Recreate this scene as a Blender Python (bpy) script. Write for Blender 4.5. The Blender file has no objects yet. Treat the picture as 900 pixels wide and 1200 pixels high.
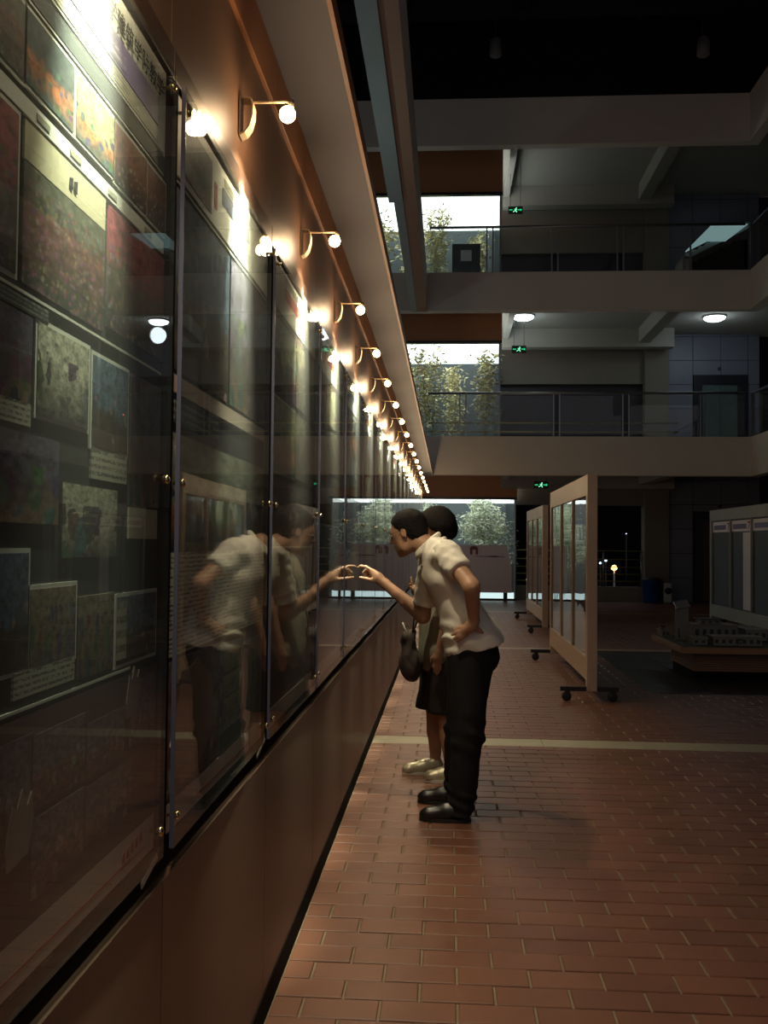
import bpy, bmesh, math, random
import numpy as np
from mathutils import Vector, Matrix

random.seed(7)
rng = np.random.RandomState(11)
scene = bpy.context.scene
col = scene.collection
PI = math.pi

# ------------------------------------------------------------------ camera
cam_data = bpy.data.cameras.new('camera')
cam = bpy.data.objects.new('camera', cam_data)
col.objects.link(cam)
cam_data.sensor_fit = 'VERTICAL'
cam_data.sensor_height = 36.0
cam_data.lens = 36.0 * 1118.0 / 1200.0
cam_data.clip_start = 0.05
cam_data.clip_end = 300
CR = Vector((0.99772998, 0.06659582, 0.00999421))
CU = Vector((-0.00773369, -0.03411566, 0.99938797))
CF = Vector((-0.06689602, 0.99719663, 0.03352319))
mw = Matrix((CR, CU, -CF)).transposed().to_4x4()
mw.translation = (0, 0, 1.40)
cam.matrix_world = mw
scene.camera = cam

# ------------------------------------------------------------------ world, exposure
world = bpy.data.worlds.new('night')
scene.world = world
world.use_nodes = True
bg = world.node_tree.nodes['Background']
bg.inputs[0].default_value = (0.80, 0.74, 0.80, 1)
bg.inputs[1].default_value = 0.18
scene.view_settings.view_transform = 'Standard'
scene.view_settings.look = 'None'
scene.view_settings.gamma = 1.0
scene.view_settings.use_curve_mapping = False
scene.view_settings.exposure = 0.0
try:
    scene.cycles.use_denoising = True
    scene.cycles.max_bounces = 10
    scene.cycles.transparent_max_bounces = 24
    scene.cycles.sample_clamp_indirect = 4.0
    scene.cycles.caustics_reflective = False
    scene.cycles.caustics_refractive = False
except Exception:
    pass
LAMP_WATTS = 48.0          # broad halo of each picture lamp
LAMP_BEAM = 520.0          # narrow core of its beam
LAMP_SPILL = 3.0        # all-round spill of each picture lamp
COURT_GLOW = 2.6         # luminous ceilings of the light courts
HALL_LAMP = 6.5         # cool ceiling lamps

# ------------------------------------------------------------------ helpers
def link(o):
    col.objects.link(o)
    return o

def wloc(o):
    v = Vector((0, 0, 0))
    while o is not None:
        v = v + o.location
        o = o.parent
    return v

def tag(o, label=None, cat=None, group=None, kind=None):
    if label: o['label'] = label
    if cat: o['category'] = cat
    if group: o['group'] = group
    if kind: o['kind'] = kind
    return o

def thing(name, label, cat, loc=(0, 0, 0), group=None):
    o = link(bpy.data.objects.new(name, None))
    o.empty_display_size = 0.1
    o.location = loc
    return tag(o, label, cat, group)

class MB:
    def __init__(self):
        self.v = []; self.f = []; self.sm = []
    def add(self, vs, fs, smooth=False):
        n = len(self.v)
        self.v += [tuple(p) for p in vs]
        self.f += [tuple(i + n for i in f) for f in fs]
        self.sm += [smooth] * len(fs)
        return self
    def box(self, x0, x1, y0, y1, z0, z1):
        vs = [(x, y, z) for x in (x0, x1) for y in (y0, y1) for z in (z0, z1)]
        fs = [(0, 1, 3, 2), (4, 6, 7, 5), (0, 4, 5, 1), (2, 3, 7, 6), (0, 2, 6, 4), (1, 5, 7, 3)]
        return self.add(vs, fs)
    def obox(self, c, ax, ay, az):
        c, ax, ay, az = map(Vector, (c, ax, ay, az))
        vs = [c + ax * i + ay * j + az * k for i in (-1, 1) for j in (-1, 1) for k in (-1, 1)]
        fs = [(0, 1, 3, 2), (4, 6, 7, 5), (0, 4, 5, 1), (2, 3, 7, 6), (0, 2, 6, 4), (1, 5, 7, 3)]
        return self.add(vs, fs)
    def tube(self, pts, r, n=8, cap=True):
        pts = [Vector(p) for p in pts]
        rs = r if isinstance(r, (list, tuple)) else [r] * len(pts)
        rings = []
        ref = None
        for i, p in enumerate(pts):
            d = (pts[min(i + 1, len(pts) - 1)] - pts[max(i - 1, 0)])
            d = d.normalized() if d.length > 1e-9 else Vector((0, 0, 1))
            if ref is None:
                ref = d.cross(Vector((0, 0, 1)))
                if ref.length < 1e-3: ref = d.cross(Vector((1, 0, 0)))
            ref = (ref - d * ref.dot(d))
            ref = ref.normalized() if ref.length > 1e-6 else d.orthogonal().normalized()
            b = d.cross(ref)
            rings.append([p + (ref * math.cos(2 * PI * k / n) + b * math.sin(2 * PI * k / n)) * rs[i] for k in range(n)])
        vs = [q for rg in rings for q in rg]
        fs = []
        for i in range(len(pts) - 1):
            for k in range(n):
                a = i * n + k; b2 = i * n + (k + 1) % n
                fs.append((a, b2, b2 + n, a + n))
        self.add(vs, fs, True)
        if cap:
            m = len(self.v) - len(vs)
            self.f.append(tuple(m + k for k in reversed(range(n)))); self.sm.append(False)
            self.f.append(tuple(m + (len(pts) - 1) * n + k for k in range(n))); self.sm.append(False)
        return self
    def lathe(self, prof, c=(0, 0, 0), axis='z', n=16):
        c = Vector(c)
        vs = []
        for (r, h) in prof:
            for k in range(n):
                a = 2 * PI * k / n
                q = {'z': (r * math.cos(a), r * math.sin(a), h), 'x': (h, r * math.cos(a), r * math.sin(a)),
                     'y': (r * math.cos(a), h, r * math.sin(a))}[axis]
                vs.append(c + Vector(q))
        fs = []
        for i in range(len(prof) - 1):
            for k in range(n):
                a = i * n + k; b = i * n + (k + 1) % n
                fs.append((a, b, b + n, a + n))
        fs.append(tuple(range(n))); fs.append(tuple(range((len(prof) - 1) * n, len(prof) * n)))
        return self.add(vs, fs, True)
    def prism(self, poly, axis, a, b):
        # poly in the two other axes (order xyz without axis)
        n = len(poly)
        def pt(p, t):
            if axis == 'x': return (t, p[0], p[1])
            if axis == 'y': return (p[0], t, p[1])
            return (p[0], p[1], t)
        vs = [pt(p, a) for p in poly] + [pt(p, b) for p in poly]
        fs = [tuple(range(n)), tuple(range(2 * n - 1, n - 1, -1))]
        fs += [(i, i + n, (i + 1) % n + n, (i + 1) % n) for i in range(n)]
        return self.add(vs, fs)
    def mesh(self, name, off=(0, 0, 0)):
        me = bpy.data.meshes.new(name)
        off = Vector(off)
        me.from_pydata([tuple(Vector(p) - off) for p in self.v], [], self.f)
        bm = bmesh.new(); bm.from_mesh(me)
        bmesh.ops.recalc_face_normals(bm, faces=bm.faces)
        bm.to_mesh(me); bm.free()
        for p, s in zip(me.polygons, self.sm): p.use_smooth = s
        return me
    def build(self, name, mat, parent=None, bevel=0, kind=None, label=None, origin=None):
        off = wloc(parent) if parent is not None else Vector((0, 0, 0))
        if origin is not None: off = Vector(origin)
        me = self.mesh(name, off)
        me.materials.append(mat)
        o = link(bpy.data.objects.new(name, me))
        if parent is not None:
            o.parent = parent
            if origin is not None: o.location = Vector(origin) - wloc(parent)
        elif origin is not None:
            o.location = origin
        if bevel:
            md = o.modifiers.new('bevel', 'BEVEL'); md.width = bevel; md.segments = 2; md.limit_method = 'ANGLE'
        if kind: o['kind'] = kind
        if label: o['label'] = label
        return o

def bx(x0, x1, y0, y1, z0, z1): return MB().box(x0, x1, y0, y1, z0, z1)

def copy_tree(o, parent=None):
    c = link(o.copy())
    c.parent = parent
    for ch in o.children: copy_tree(ch, c)
    return c

# ------------------------------------------------------------------ materials
MATS = {}
def nodes(m):
    m.use_nodes = True
    nt = m.node_tree
    return nt, nt.nodes['Principled BSDF']

def mat(name, rgb, rough=0.6, metal=0.0, var=0.0, scale=8.0, bump=0.0, spec=None, stretch=None, emit=None, estr=0.0, coat=0.0):
    m = bpy.data.materials.new(name)
    nt, p = nodes(m)
    p.inputs['Roughness'].default_value = rough
    p.inputs['Metallic'].default_value = metal
    if spec is not None: p.inputs['Specular IOR Level'].default_value = spec
    if coat: p.inputs['Coat Weight'].default_value = coat
    c = (*rgb, 1)
    p.inputs['Base Color'].default_value = c
    if var or bump:
        tc = nt.nodes.new('ShaderNodeTexCoord')
        mp = nt.nodes.new('ShaderNodeMapping')
        if stretch: mp.inputs['Scale'].default_value = stretch
        nz = nt.nodes.new('ShaderNodeTexNoise')
        nz.inputs['Scale'].default_value = scale
        nz.inputs['Detail'].default_value = 6
        nt.links.new(tc.outputs['Object'], mp.inputs[0])
        nt.links.new(mp.outputs[0], nz.inputs['Vector'])
        if var:
            mx = nt.nodes.new('ShaderNodeMix'); mx.data_type = 'RGBA'
            mx.inputs['A'].default_value = tuple(min(1, v * (1 - var)) for v in rgb) + (1,)
            mx.inputs['B'].default_value = tuple(min(1, v * (1 + var)) for v in rgb) + (1,)
            nt.links.new(nz.outputs['Fac'], mx.inputs['Factor'])
            nt.links.new(mx.outputs['Result'], p.inputs['Base Color'])
        if bump:
            bp = nt.nodes.new('ShaderNodeBump')
            bp.inputs['Strength'].default_value = bump
            bp.inputs['Distance'].default_value = 0.01
            nt.links.new(nz.outputs['Fac'], bp.inputs['Height'])
            nt.links.new(bp.outputs[0], p.inputs['Normal'])
    if emit:
        p.inputs['Emission Color'].default_value = (*emit, 1)
        p.inputs['Emission Strength'].default_value = estr
    MATS[name] = m
    return m

def glass(name, tint, rough=0.0, ior=1.5, bump=0.0, dust=0.0, smudge=False):
    m = bpy.data.materials.new(name)
    m.use_nodes = True
    nt = m.node_tree
    nt.nodes.clear()
    out = nt.nodes.new('ShaderNodeOutputMaterial')
    tr = nt.nodes.new('ShaderNodeBsdfTransparent'); tr.inputs[0].default_value = (*tint, 1)
    gl = nt.nodes.new('ShaderNodeBsdfGlossy'); gl.inputs['Roughness'].default_value = rough
    fr = nt.nodes.new('ShaderNodeFresnel'); fr.inputs[0].default_value = ior
    ge = nt.nodes.new('ShaderNodeNewGeometry')
    io = nt.nodes.new('ShaderNodeMath'); io.operation = 'MULTIPLY_ADD'     # same index from either side of the thin pane
    io.inputs[1].default_value = 1.0 / ior - ior; io.inputs[2].default_value = ior
    nt.links.new(ge.outputs['Backfacing'], io.inputs[0]); nt.links.new(io.outputs[0], fr.inputs[0])
    mx = nt.nodes.new('ShaderNodeMixShader')
    nt.links.new(fr.outputs[0], mx.inputs[0]); nt.links.new(tr.outputs[0], mx.inputs[1]); nt.links.new(gl.outputs[0], mx.inputs[2])
    last = mx
    if bump or smudge:
        tc = nt.nodes.new('ShaderNodeTexCoord')
        mp = nt.nodes.new('ShaderNodeMapping'); mp.inputs['Scale'].default_value = (1, 1, 0.35)
        nz = nt.nodes.new('ShaderNodeTexNoise'); nz.inputs['Scale'].default_value = 3.0; nz.inputs['Detail'].default_value = 1.0
        nt.links.new(tc.outputs['Object'], mp.inputs[0]); nt.links.new(mp.outputs[0], nz.inputs['Vector'])
        if bump:
            bp = nt.nodes.new('ShaderNodeBump'); bp.inputs['Strength'].default_value = bump; bp.inputs['Distance'].default_value = 0.01
            nt.links.new(nz.outputs['Fac'], bp.inputs['Height'])
            nt.links.new(bp.outputs[0], gl.inputs['Normal'])
    if dust:
        df = nt.nodes.new('ShaderNodeBsdfDiffuse'); df.inputs[0].default_value = (0.75, 0.75, 0.72, 1)
        m2 = nt.nodes.new('ShaderNodeMixShader'); m2.inputs[0].default_value = dust
        nt.links.new(last.outputs[0], m2.inputs[1]); nt.links.new(df.outputs[0], m2.inputs[2])
        last = m2
    nt.links.new(last.outputs[0], out.inputs[0])
    MATS[name] = m
    return m

def emis(name, rgb, s):
    m = bpy.data.materials.new(name)
    m.use_nodes = True
    nt = m.node_tree; nt.nodes.clear()
    out = nt.nodes.new('ShaderNodeOutputMaterial'); e = nt.nodes.new('ShaderNodeEmission')
    e.inputs[0].default_value = (*rgb, 1); e.inputs[1].default_value = s
    nt.links.new(e.outputs[0], out.inputs[0])
    MATS[name] = m
    return m

def photo(name, top, mid, low, fig, seed, figscale=(9, 5), horizon=0.55, amount=0.5):
    """a printed snapshot: sky, middle ground, ground and blotchy figures, in the sheet's own 0..1 coordinates"""
    m = bpy.data.materials.new(name)
    nt, p = nodes(m)
    p.inputs['Roughness'].default_value = 0.45
    tc = nt.nodes.new('ShaderNodeTexCoord')
    sep = nt.nodes.new('ShaderNodeSeparateXYZ')
    nt.links.new(tc.outputs['Generated'], sep.inputs[0])
    oi = nt.nodes.new('ShaderNodeObjectInfo')
    ofs = nt.nodes.new('ShaderNodeVectorMath'); ofs.operation = 'ADD'
    comb = nt.nodes.new('ShaderNodeCombineXYZ')
    mul = nt.nodes.new('ShaderNodeMath'); mul.operation = 'MULTIPLY_ADD'
    mul.inputs[1].default_value = 37.0; mul.inputs[2].default_value = seed
    nt.links.new(oi.outputs['Random'], mul.inputs[0])
    nt.links.new(mul.outputs[0], comb.inputs[0])
    nt.links.new(tc.outputs['Generated'], ofs.inputs[0]); nt.links.new(comb.outputs[0], ofs.inputs[1])
    nz = nt.nodes.new('ShaderNodeTexNoise'); nz.inputs['Scale'].default_value = 4.0; nz.inputs['Detail'].default_value = 5
    nt.links.new(ofs.outputs[0], nz.inputs['Vector'])
    hz = nt.nodes.new('ShaderNodeMath'); hz.operation = 'MULTIPLY_ADD'; hz.inputs[1].default_value = 0.5
    nt.links.new(nz.outputs['Fac'], hz.inputs[0]); nt.links.new(sep.outputs['Z'], hz.inputs[2])
    cr = nt.nodes.new('ShaderNodeValToRGB')
    e = cr.color_ramp.elements
    e[0].position = 0.25; e[0].color = (*low, 1)
    e[1].position = 1.0; e[1].color = (*top, 1)
    n1 = e.new(horizon + 0.12); n1.color = (*mid, 1)
    n2 = e.new(horizon + 0.26); n2.color = (*top, 1)
    nt.links.new(hz.outputs[0], cr.inputs[0])
    # figures
    mp = nt.nodes.new('ShaderNodeMapping'); mp.inputs['Scale'].default_value = (1, figscale[0], figscale[1])
    nt.links.new(ofs.outputs[0], mp.inputs[0])
    vo = nt.nodes.new('ShaderNodeTexVoronoi'); vo.inputs['Scale'].default_value = 1.0
    nt.links.new(mp.outputs[0], vo.inputs['Vector'])
    th = nt.nodes.new('ShaderNodeMath'); th.operation = 'LESS_THAN'; th.inputs[1].default_value = amount
    nt.links.new(vo.outputs['Distance'], th.inputs[0])
    lo = nt.nodes.new('ShaderNodeMath'); lo.operation = 'LESS_THAN'; lo.inputs[1].default_value = horizon + 0.1
    nt.links.new(sep.outputs['Z'], lo.inputs[0])
    mm = nt.nodes.new('ShaderNodeMath'); mm.operation = 'MULTIPLY'
    nt.links.new(th.outputs[0], mm.inputs[0]); nt.links.new(lo.outputs[0], mm.inputs[1])
    fc = nt.nodes.new('ShaderNodeMix'); fc.data_type = 'RGBA'
    fc.inputs['A'].default_value = (*fig, 1)
    nt.links.new(vo.outputs['Color'], fc.inputs['B']); fc.inputs['Factor'].default_value = 0.12
    mx = nt.nodes.new('ShaderNodeMix'); mx.data_type = 'RGBA'
    nt.links.new(mm.outputs[0], mx.inputs['Factor']); nt.links.new(cr.outputs[0], mx.inputs['A']); nt.links.new(fc.outputs['Result'], mx.inputs['B'])
    gn = nt.nodes.new('ShaderNodeTexNoise'); gn.inputs['Scale'].default_value = 11.0; gn.inputs['Detail'].default_value = 8; gn.inputs['Roughness'].default_value = 0.7
    nt.links.new(ofs.outputs[0], gn.inputs['Vector'])
    gr = nt.nodes.new('ShaderNodeMapRange'); gr.inputs['From Min'].default_value = 0.33; gr.inputs['From Max'].default_value = 0.68
    gr.inputs['To Min'].default_value = 0.22; gr.inputs['To Max'].default_value = 1.75
    nt.links.new(gn.outputs['Fac'], gr.inputs['Value'])
    gx = nt.nodes.new('ShaderNodeMix'); gx.data_type = 'RGBA'; gx.blend_type = 'MULTIPLY'; gx.inputs['Factor'].default_value = 1.0
    nt.links.new(mx.outputs['Result'], gx.inputs['A']); nt.links.new(gr.outputs['Result'], gx.inputs['B'])
    nt.links.new(gx.outputs['Result'], p.inputs['Base Color'])
    # figures get ragged outlines
    dn = nt.nodes.new('ShaderNodeTexNoise'); dn.inputs['Scale'].default_value = 7.0; dn.inputs['Detail'].default_value = 3
    nt.links.new(ofs.outputs[0], dn.inputs['Vector'])
    da = nt.nodes.new('ShaderNodeVectorMath'); da.operation = 'MULTIPLY_ADD'; da.inputs[1].default_value = (0.0, 0.9, 0.9)
    nt.links.new(dn.outputs['Color'], da.inputs[0]); nt.links.new(mp.outputs[0], da.inputs[2])
    nt.links.new(da.outputs[0], vo.inputs['Vector'])
    MATS[name] = m
    return m

def textsheet(name, paper, ink, lines=16, cols=40):
    m = bpy.data.materials.new(name)
    nt, p = nodes(m)
    p.inputs['Roughness'].default_value = 0.5
    tc = nt.nodes.new('ShaderNodeTexCoord')
    sep = nt.nodes.new('ShaderNodeSeparateXYZ'); nt.links.new(tc.outputs['Generated'], sep.inputs[0])
    a = nt.nodes.new('ShaderNodeMath'); a.operation = 'MULTIPLY'; a.inputs[1].default_value = lines; nt.links.new(sep.outputs['Z'], a.inputs[0])
    fr = nt.nodes.new('ShaderNodeMath'); fr.operation = 'FRACT'; nt.links.new(a.outputs[0], fr.inputs[0])
    g = nt.nodes.new('ShaderNodeMath'); g.operation = 'GREATER_THAN'; g.inputs[1].default_value = 0.52; nt.links.new(fr.outputs[0], g.inputs[0])
    mp = nt.nodes.new('ShaderNodeMapping'); mp.inputs['Scale'].default_value = (1, cols, lines * 2); nt.links.new(tc.outputs['Generated'], mp.inputs[0])
    wn = nt.nodes.new('ShaderNodeTexNoise'); wn.inputs['Scale'].default_value = 1.0; nt.links.new(mp.outputs[0], wn.inputs['Vector'])
    w = nt.nodes.new('ShaderNodeMath'); w.operation = 'GREATER_THAN'; w.inputs[1].default_value = 0.46; nt.links.new(wn.outputs['Fac'], w.inputs[0])
    mu = nt.nodes.new('ShaderNodeMath'); mu.operation = 'MULTIPLY'; nt.links.new(g.outputs[0], mu.inputs[0]); nt.links.new(w.outputs[0], mu.inputs[1])
    mx = nt.nodes.new('ShaderNodeMix'); mx.data_type = 'RGBA'; mx.inputs['A'].default_value = (*paper, 1); mx.inputs['B'].default_value = (*ink, 1)
    nt.links.new(mu.outputs[0], mx.inputs['Factor']); nt.links.new(mx.outputs['Result'], p.inputs['Base Color'])
    MATS[name] = m
    return m

def brickmat(name, c1, c2):
    m = bpy.data.materials.new(name)
    nt, p = nodes(m)
    p.inputs['Roughness'].default_value = 0.42
    tc = nt.nodes.new('ShaderNodeNewGeometry')
    nz = nt.nodes.new('ShaderNodeTexNoise'); nz.inputs['Scale'].default_value = 3.1; nz.inputs['Detail'].default_value = 7
    nt.links.new(tc.outputs['Position'], nz.inputs['Vector'])
    oi = nt.nodes.new('ShaderNodeObjectInfo')
    ad = nt.nodes.new('ShaderNodeMath'); ad.operation = 'MULTIPLY_ADD'; ad.inputs[1].default_value = 0.35
    nt.links.new(oi.outputs['Random'], ad.inputs[0])
    nt.links.new(nz.outputs['Fac'], ad.inputs[2])
    sb = nt.nodes.new('ShaderNodeMath'); sb.operation = 'SUBTRACT'; sb.inputs[1].default_value = 0.17
    nt.links.new(ad.outputs[0], sb.inputs[0])
    mx = nt.nodes.new('ShaderNodeMix'); mx.data_type = 'RGBA'
    mx.inputs['A'].default_value = (*c1, 1); mx.inputs['B'].default_value = (*c2, 1)
    nt.links.new(sb.outputs[0], mx.inputs['Factor'])
    nt.links.new(mx.outputs['Result'], p.inputs['Base Color'])
    n2 = nt.nodes.new('ShaderNodeTexNoise'); n2.inputs['Scale'].default_value = 60; n2.inputs['Detail'].default_value = 4
    nt.links.new(tc.outputs['Position'], n2.inputs['Vector'])
    bp = nt.nodes.new('ShaderNodeBump'); bp.inputs['Strength'].default_value = 0.12; bp.inputs['Distance'].default_value = 0.004
    nt.links.new(n2.outputs['Fac'], bp.inputs['Height']); nt.links.new(bp.outputs[0], p.inputs['Normal'])
    MATS[name] = m
    return m

M_brick = brickmat('terracotta', (0.120, 0.047, 0.028), (0.235, 0.098, 0.055))
M_mortar = mat('mortar', (0.22, 0.18, 0.12), 0.85, var=0.25, scale=14)
M_strip = mat('pale_stone', (0.40, 0.36, 0.25), 0.5, var=0.2, scale=9)
M_inlay = mat('slate_tile', (0.035, 0.043, 0.046), 0.35, var=0.3, scale=5)
M_inlay2 = mat('slate_tile_dark', (0.018, 0.022, 0.028), 0.35, var=0.3, scale=5)
M_plinth = mat('brown_laminate', (0.108, 0.062, 0.043), 0.36, var=0.15, scale=30, bump=0.03)
M_wallbrown = mat('brown_cladding', (0.125, 0.066, 0.038), 0.42, var=0.12, scale=20)
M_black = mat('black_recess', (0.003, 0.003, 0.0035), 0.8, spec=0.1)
M_railtop = mat('dark_rail', (0.055, 0.032, 0.022), 0.35, var=0.2, scale=20)
M_timber = mat('timber_trim', (0.36, 0.145, 0.055), 0.5, var=0.2, scale=10)
M_soffit = mat('soffit_board', (0.105, 0.098, 0.118), 0.6, var=0.08, scale=6)
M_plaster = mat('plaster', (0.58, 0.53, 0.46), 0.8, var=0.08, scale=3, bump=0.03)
M_litplaster = mat('lit_plaster', (0.78, 0.72, 0.64), 0.8, var=0.06, scale=3, bump=0.02)  # plaster copy lightened in place of stronger light on the balcony fronts
M_shadeplaster = mat('shade_plaster', (0.22, 0.20, 0.165), 0.85, var=0.08, scale=3)  # plaster copy darkened, gallery shade put into its colour
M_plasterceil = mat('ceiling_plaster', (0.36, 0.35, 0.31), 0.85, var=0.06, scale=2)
M_greybeam = mat('grey_panel', (0.36, 0.42, 0.40), 0.6, var=0.1, scale=3)
M_brownbeam = mat('brown_soffit', (0.42, 0.25, 0.16), 0.7, var=0.1, scale=3)
M_header = mat('wood_header', (0.50, 0.22, 0.10), 0.55, var=0.15, scale=6, stretch=(1, 1, 6))
M_dark = mat('dark_interior', (0.020, 0.020, 0.024), 0.7)
M_roof = mat('dark_roof', (0.012, 0.010, 0.014), 0.35)
M_roofbeam = mat('roof_steel', (0.03, 0.025, 0.03), 0.5)
M_tile = mat('blue_grey_tile', (0.20, 0.21, 0.27), 0.45, var=0.08, scale=4)
M_steel = mat('rail_steel', (0.30, 0.31, 0.32), 0.28, metal=0.9)
M_yellowrail = mat('brass_rail', (0.42, 0.34, 0.10), 0.35, metal=0.6)
M_glass = glass('clear_glass', (0.96, 0.98, 0.97), dust=0.012)
M_sideglass = glass('tinted_side_glass', (0.40, 0.46, 0.48))
M_boardglass = glass('board_glass', (0.93, 0.96, 0.95), rough=0.006, bump=0.055, dust=0.016)
M_standglass = glass('stand_glass', (0.90, 0.93, 0.93), rough=0.02, bump=0.30, dust=0.015)
M_edge = mat('polished_glass_edge', (0.085, 0.09, 0.14), 0.25)
M_bolt = mat('brass_bolt', (0.75, 0.60, 0.32), 0.18, metal=1.0)
M_poster = mat('poster_dark', (0.030, 0.034, 0.034), 0.5, var=0.3, scale=5)
M_poster2 = mat('poster_navy', (0.028, 0.030, 0.042), 0.5, var=0.3, scale=5)
M_poster3 = mat('poster_brown', (0.105, 0.056, 0.046), 0.5, var=0.3, scale=5)
M_white = mat('white_paper', (0.74, 0.72, 0.64), 0.5, var=0.04, scale=6)
M_cream = mat('cream_paper', (0.55, 0.48, 0.33), 0.5, var=0.06, scale=6)
M_foot = mat('footer_paper', (0.66, 0.49, 0.40), 0.5, var=0.06, scale=6)
M_cutout = mat('cutout_print', (0.30, 0.21, 0.17), 0.6, var=0.3, scale=20)
M_violet = mat('violet_band', (0.16, 0.12, 0.26), 0.5)
M_slateband = mat('slate_band', (0.15, 0.16, 0.22), 0.5)
M_redprint = mat('red_print', (0.42, 0.07, 0.05), 0.5)
M_ink = mat('printed_ink', (0.020, 0.018, 0.02), 0.9, spec=0.05)
M_goldink = mat('pale_print', (0.60, 0.60, 0.55), 0.5)
M_line = mat('white_rule', (0.62, 0.60, 0.52), 0.5)
M_tape = mat('clear_tape', (0.45, 0.46, 0.42), 0.25)
M_creamlamp = mat('cream_enamel', (0.55, 0.44, 0.28), 0.4)
M_lampmetal = mat('lamp_metal', (0.65, 0.55, 0.40), 0.25, metal=0.7)
M_bulb = emis('halogen_glow', (1.0, 0.62, 0.30), 42.0)
M_cool = emis('cool_lamp_glow', (0.78, 0.93, 1.0), 9.0)
M_court = emis('luminous_ceiling', (0.90, 0.98, 0.96), COURT_GLOW)
M_tubelight = emis('fluorescent_tube', (0.45, 0.78, 1.0), 3.0)
M_floorglow = emis('lit_floor_glow', (0.72, 0.95, 0.95), 0.95)
M_exit = emis('exit_green', (0.02, 0.62, 0.22), 1.0)
M_exitdark = mat('exit_backing', (0.004, 0.03, 0.012), 0.5)
M_exitpic = emis('exit_picture', (0.25, 1.0, 0.55), 1.3)
M_courtwall = mat('court_wall', (0.07, 0.088, 0.095), 0.7, var=0.1, scale=2)
M_leaf = mat('pale_foliage', (0.70, 0.62, 0.34), 0.6, var=0.5, scale=5)
M_leafgrey = mat('silver_foliage', (0.62, 0.66, 0.50), 0.6, var=0.45, scale=6)
M_stem = mat('bamboo_stem', (0.42, 0.38, 0.20), 0.5, var=0.3, scale=9)
M_bark = mat('tree_bark', (0.12, 0.09, 0.06), 0.8, var=0.3, scale=12)
M_signpanel = mat('grey_sign_panel', (0.86, 0.79, 0.79), 0.6, var=0.04, scale=3)
M_doorsteel = mat('lift_door_steel', (0.16, 0.24, 0.23), 0.35, metal=0.6, var=0.3, scale=6, stretch=(6, 1, 1))
M_doorframe = mat('lift_frame', (0.022, 0.022, 0.030), 0.3)
M_doorwood = mat('brown_door', (0.10, 0.055, 0.03), 0.5, var=0.2, scale=6)
M_frame = mat('stand_frame', (0.50, 0.37, 0.27), 0.45, var=0.1, scale=8)
M_framegrey = mat('stand_frame_grey', (0.34, 0.34, 0.31), 0.5, var=0.1, scale=8)
M_rubber = mat('black_rubber', (0.012, 0.012, 0.013), 0.5)
M_blacksteel = mat('black_steel', (0.02, 0.02, 0.022), 0.4, metal=0.3)
M_tablewood = mat('table_wood', (0.36, 0.19, 0.07), 0.45, var=0.25, scale=6, stretch=(1, 8, 8))
M_slat = mat('slat_wood', (0.30, 0.15, 0.07), 0.5, var=0.25, scale=6, stretch=(1, 8, 8))
M_model = mat('model_board', (0.22, 0.215, 0.19), 0.6, var=0.1, scale=10)
M_modeldark = mat('model_dark', (0.035, 0.035, 0.04), 0.5)
M_green = mat('model_turf', (0.06, 0.08, 0.045), 0.8, var=0.3, scale=20)
M_bin = mat('blue_plastic', (0.015, 0.05, 0.22), 0.4)
M_whiteplastic = mat('white_plastic', (0.55, 0.55, 0.53), 0.4)
M_pendant = mat('pendant_enamel', (0.16, 0.155, 0.15), 0.5)
M_skin = mat('skin', (0.47, 0.265, 0.165), 0.5, var=0.08, scale=20)
M_hair = mat('black_hair', (0.010, 0.008, 0.007), 0.8, spec=0.15, var=0.4, scale=90, bump=0.35, stretch=(1, 1, 0.3))
M_shirt = mat('white_cotton', (0.83, 0.78, 0.68), 0.8, var=0.05, scale=14, bump=0.05)
M_trouser = mat('black_trouser_cloth', (0.010, 0.0095, 0.011), 0.85, spec=0.2, var=0.3, scale=18)
M_shoe = mat('black_leather', (0.010, 0.009, 0.009), 0.32)
M_shirt2 = mat('grey_green_cotton', (0.27, 0.26, 0.19), 0.85, var=0.08, scale=12, bump=0.05)
M_shorts = mat('dark_shorts_cloth', (0.022, 0.017, 0.016), 0.8, var=0.2, scale=15)
M_silver = mat('silver_leatherette', (0.52, 0.48, 0.34), 0.32, metal=0.35, var=0.2, scale=25, bump=0.15)
M_sole = mat('pale_sole', (0.60, 0.56, 0.45), 0.6)
M_bag = mat('dark_bag_cloth', (0.055, 0.042, 0.035), 0.7, var=0.4, scale=14, stretch=(4, 4, 0.6))
M_strap = mat('bag_strap_cloth', (0.012, 0.011, 0.012), 0.7)
M_wire = mat('spectacle_wire', (0.45, 0.42, 0.36), 0.25, metal=0.9)
M_lens = glass('spectacle_lens', (0.97, 0.97, 0.97))
M_eye = mat('eye_white', (0.6, 0.56, 0.5), 0.2)

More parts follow.
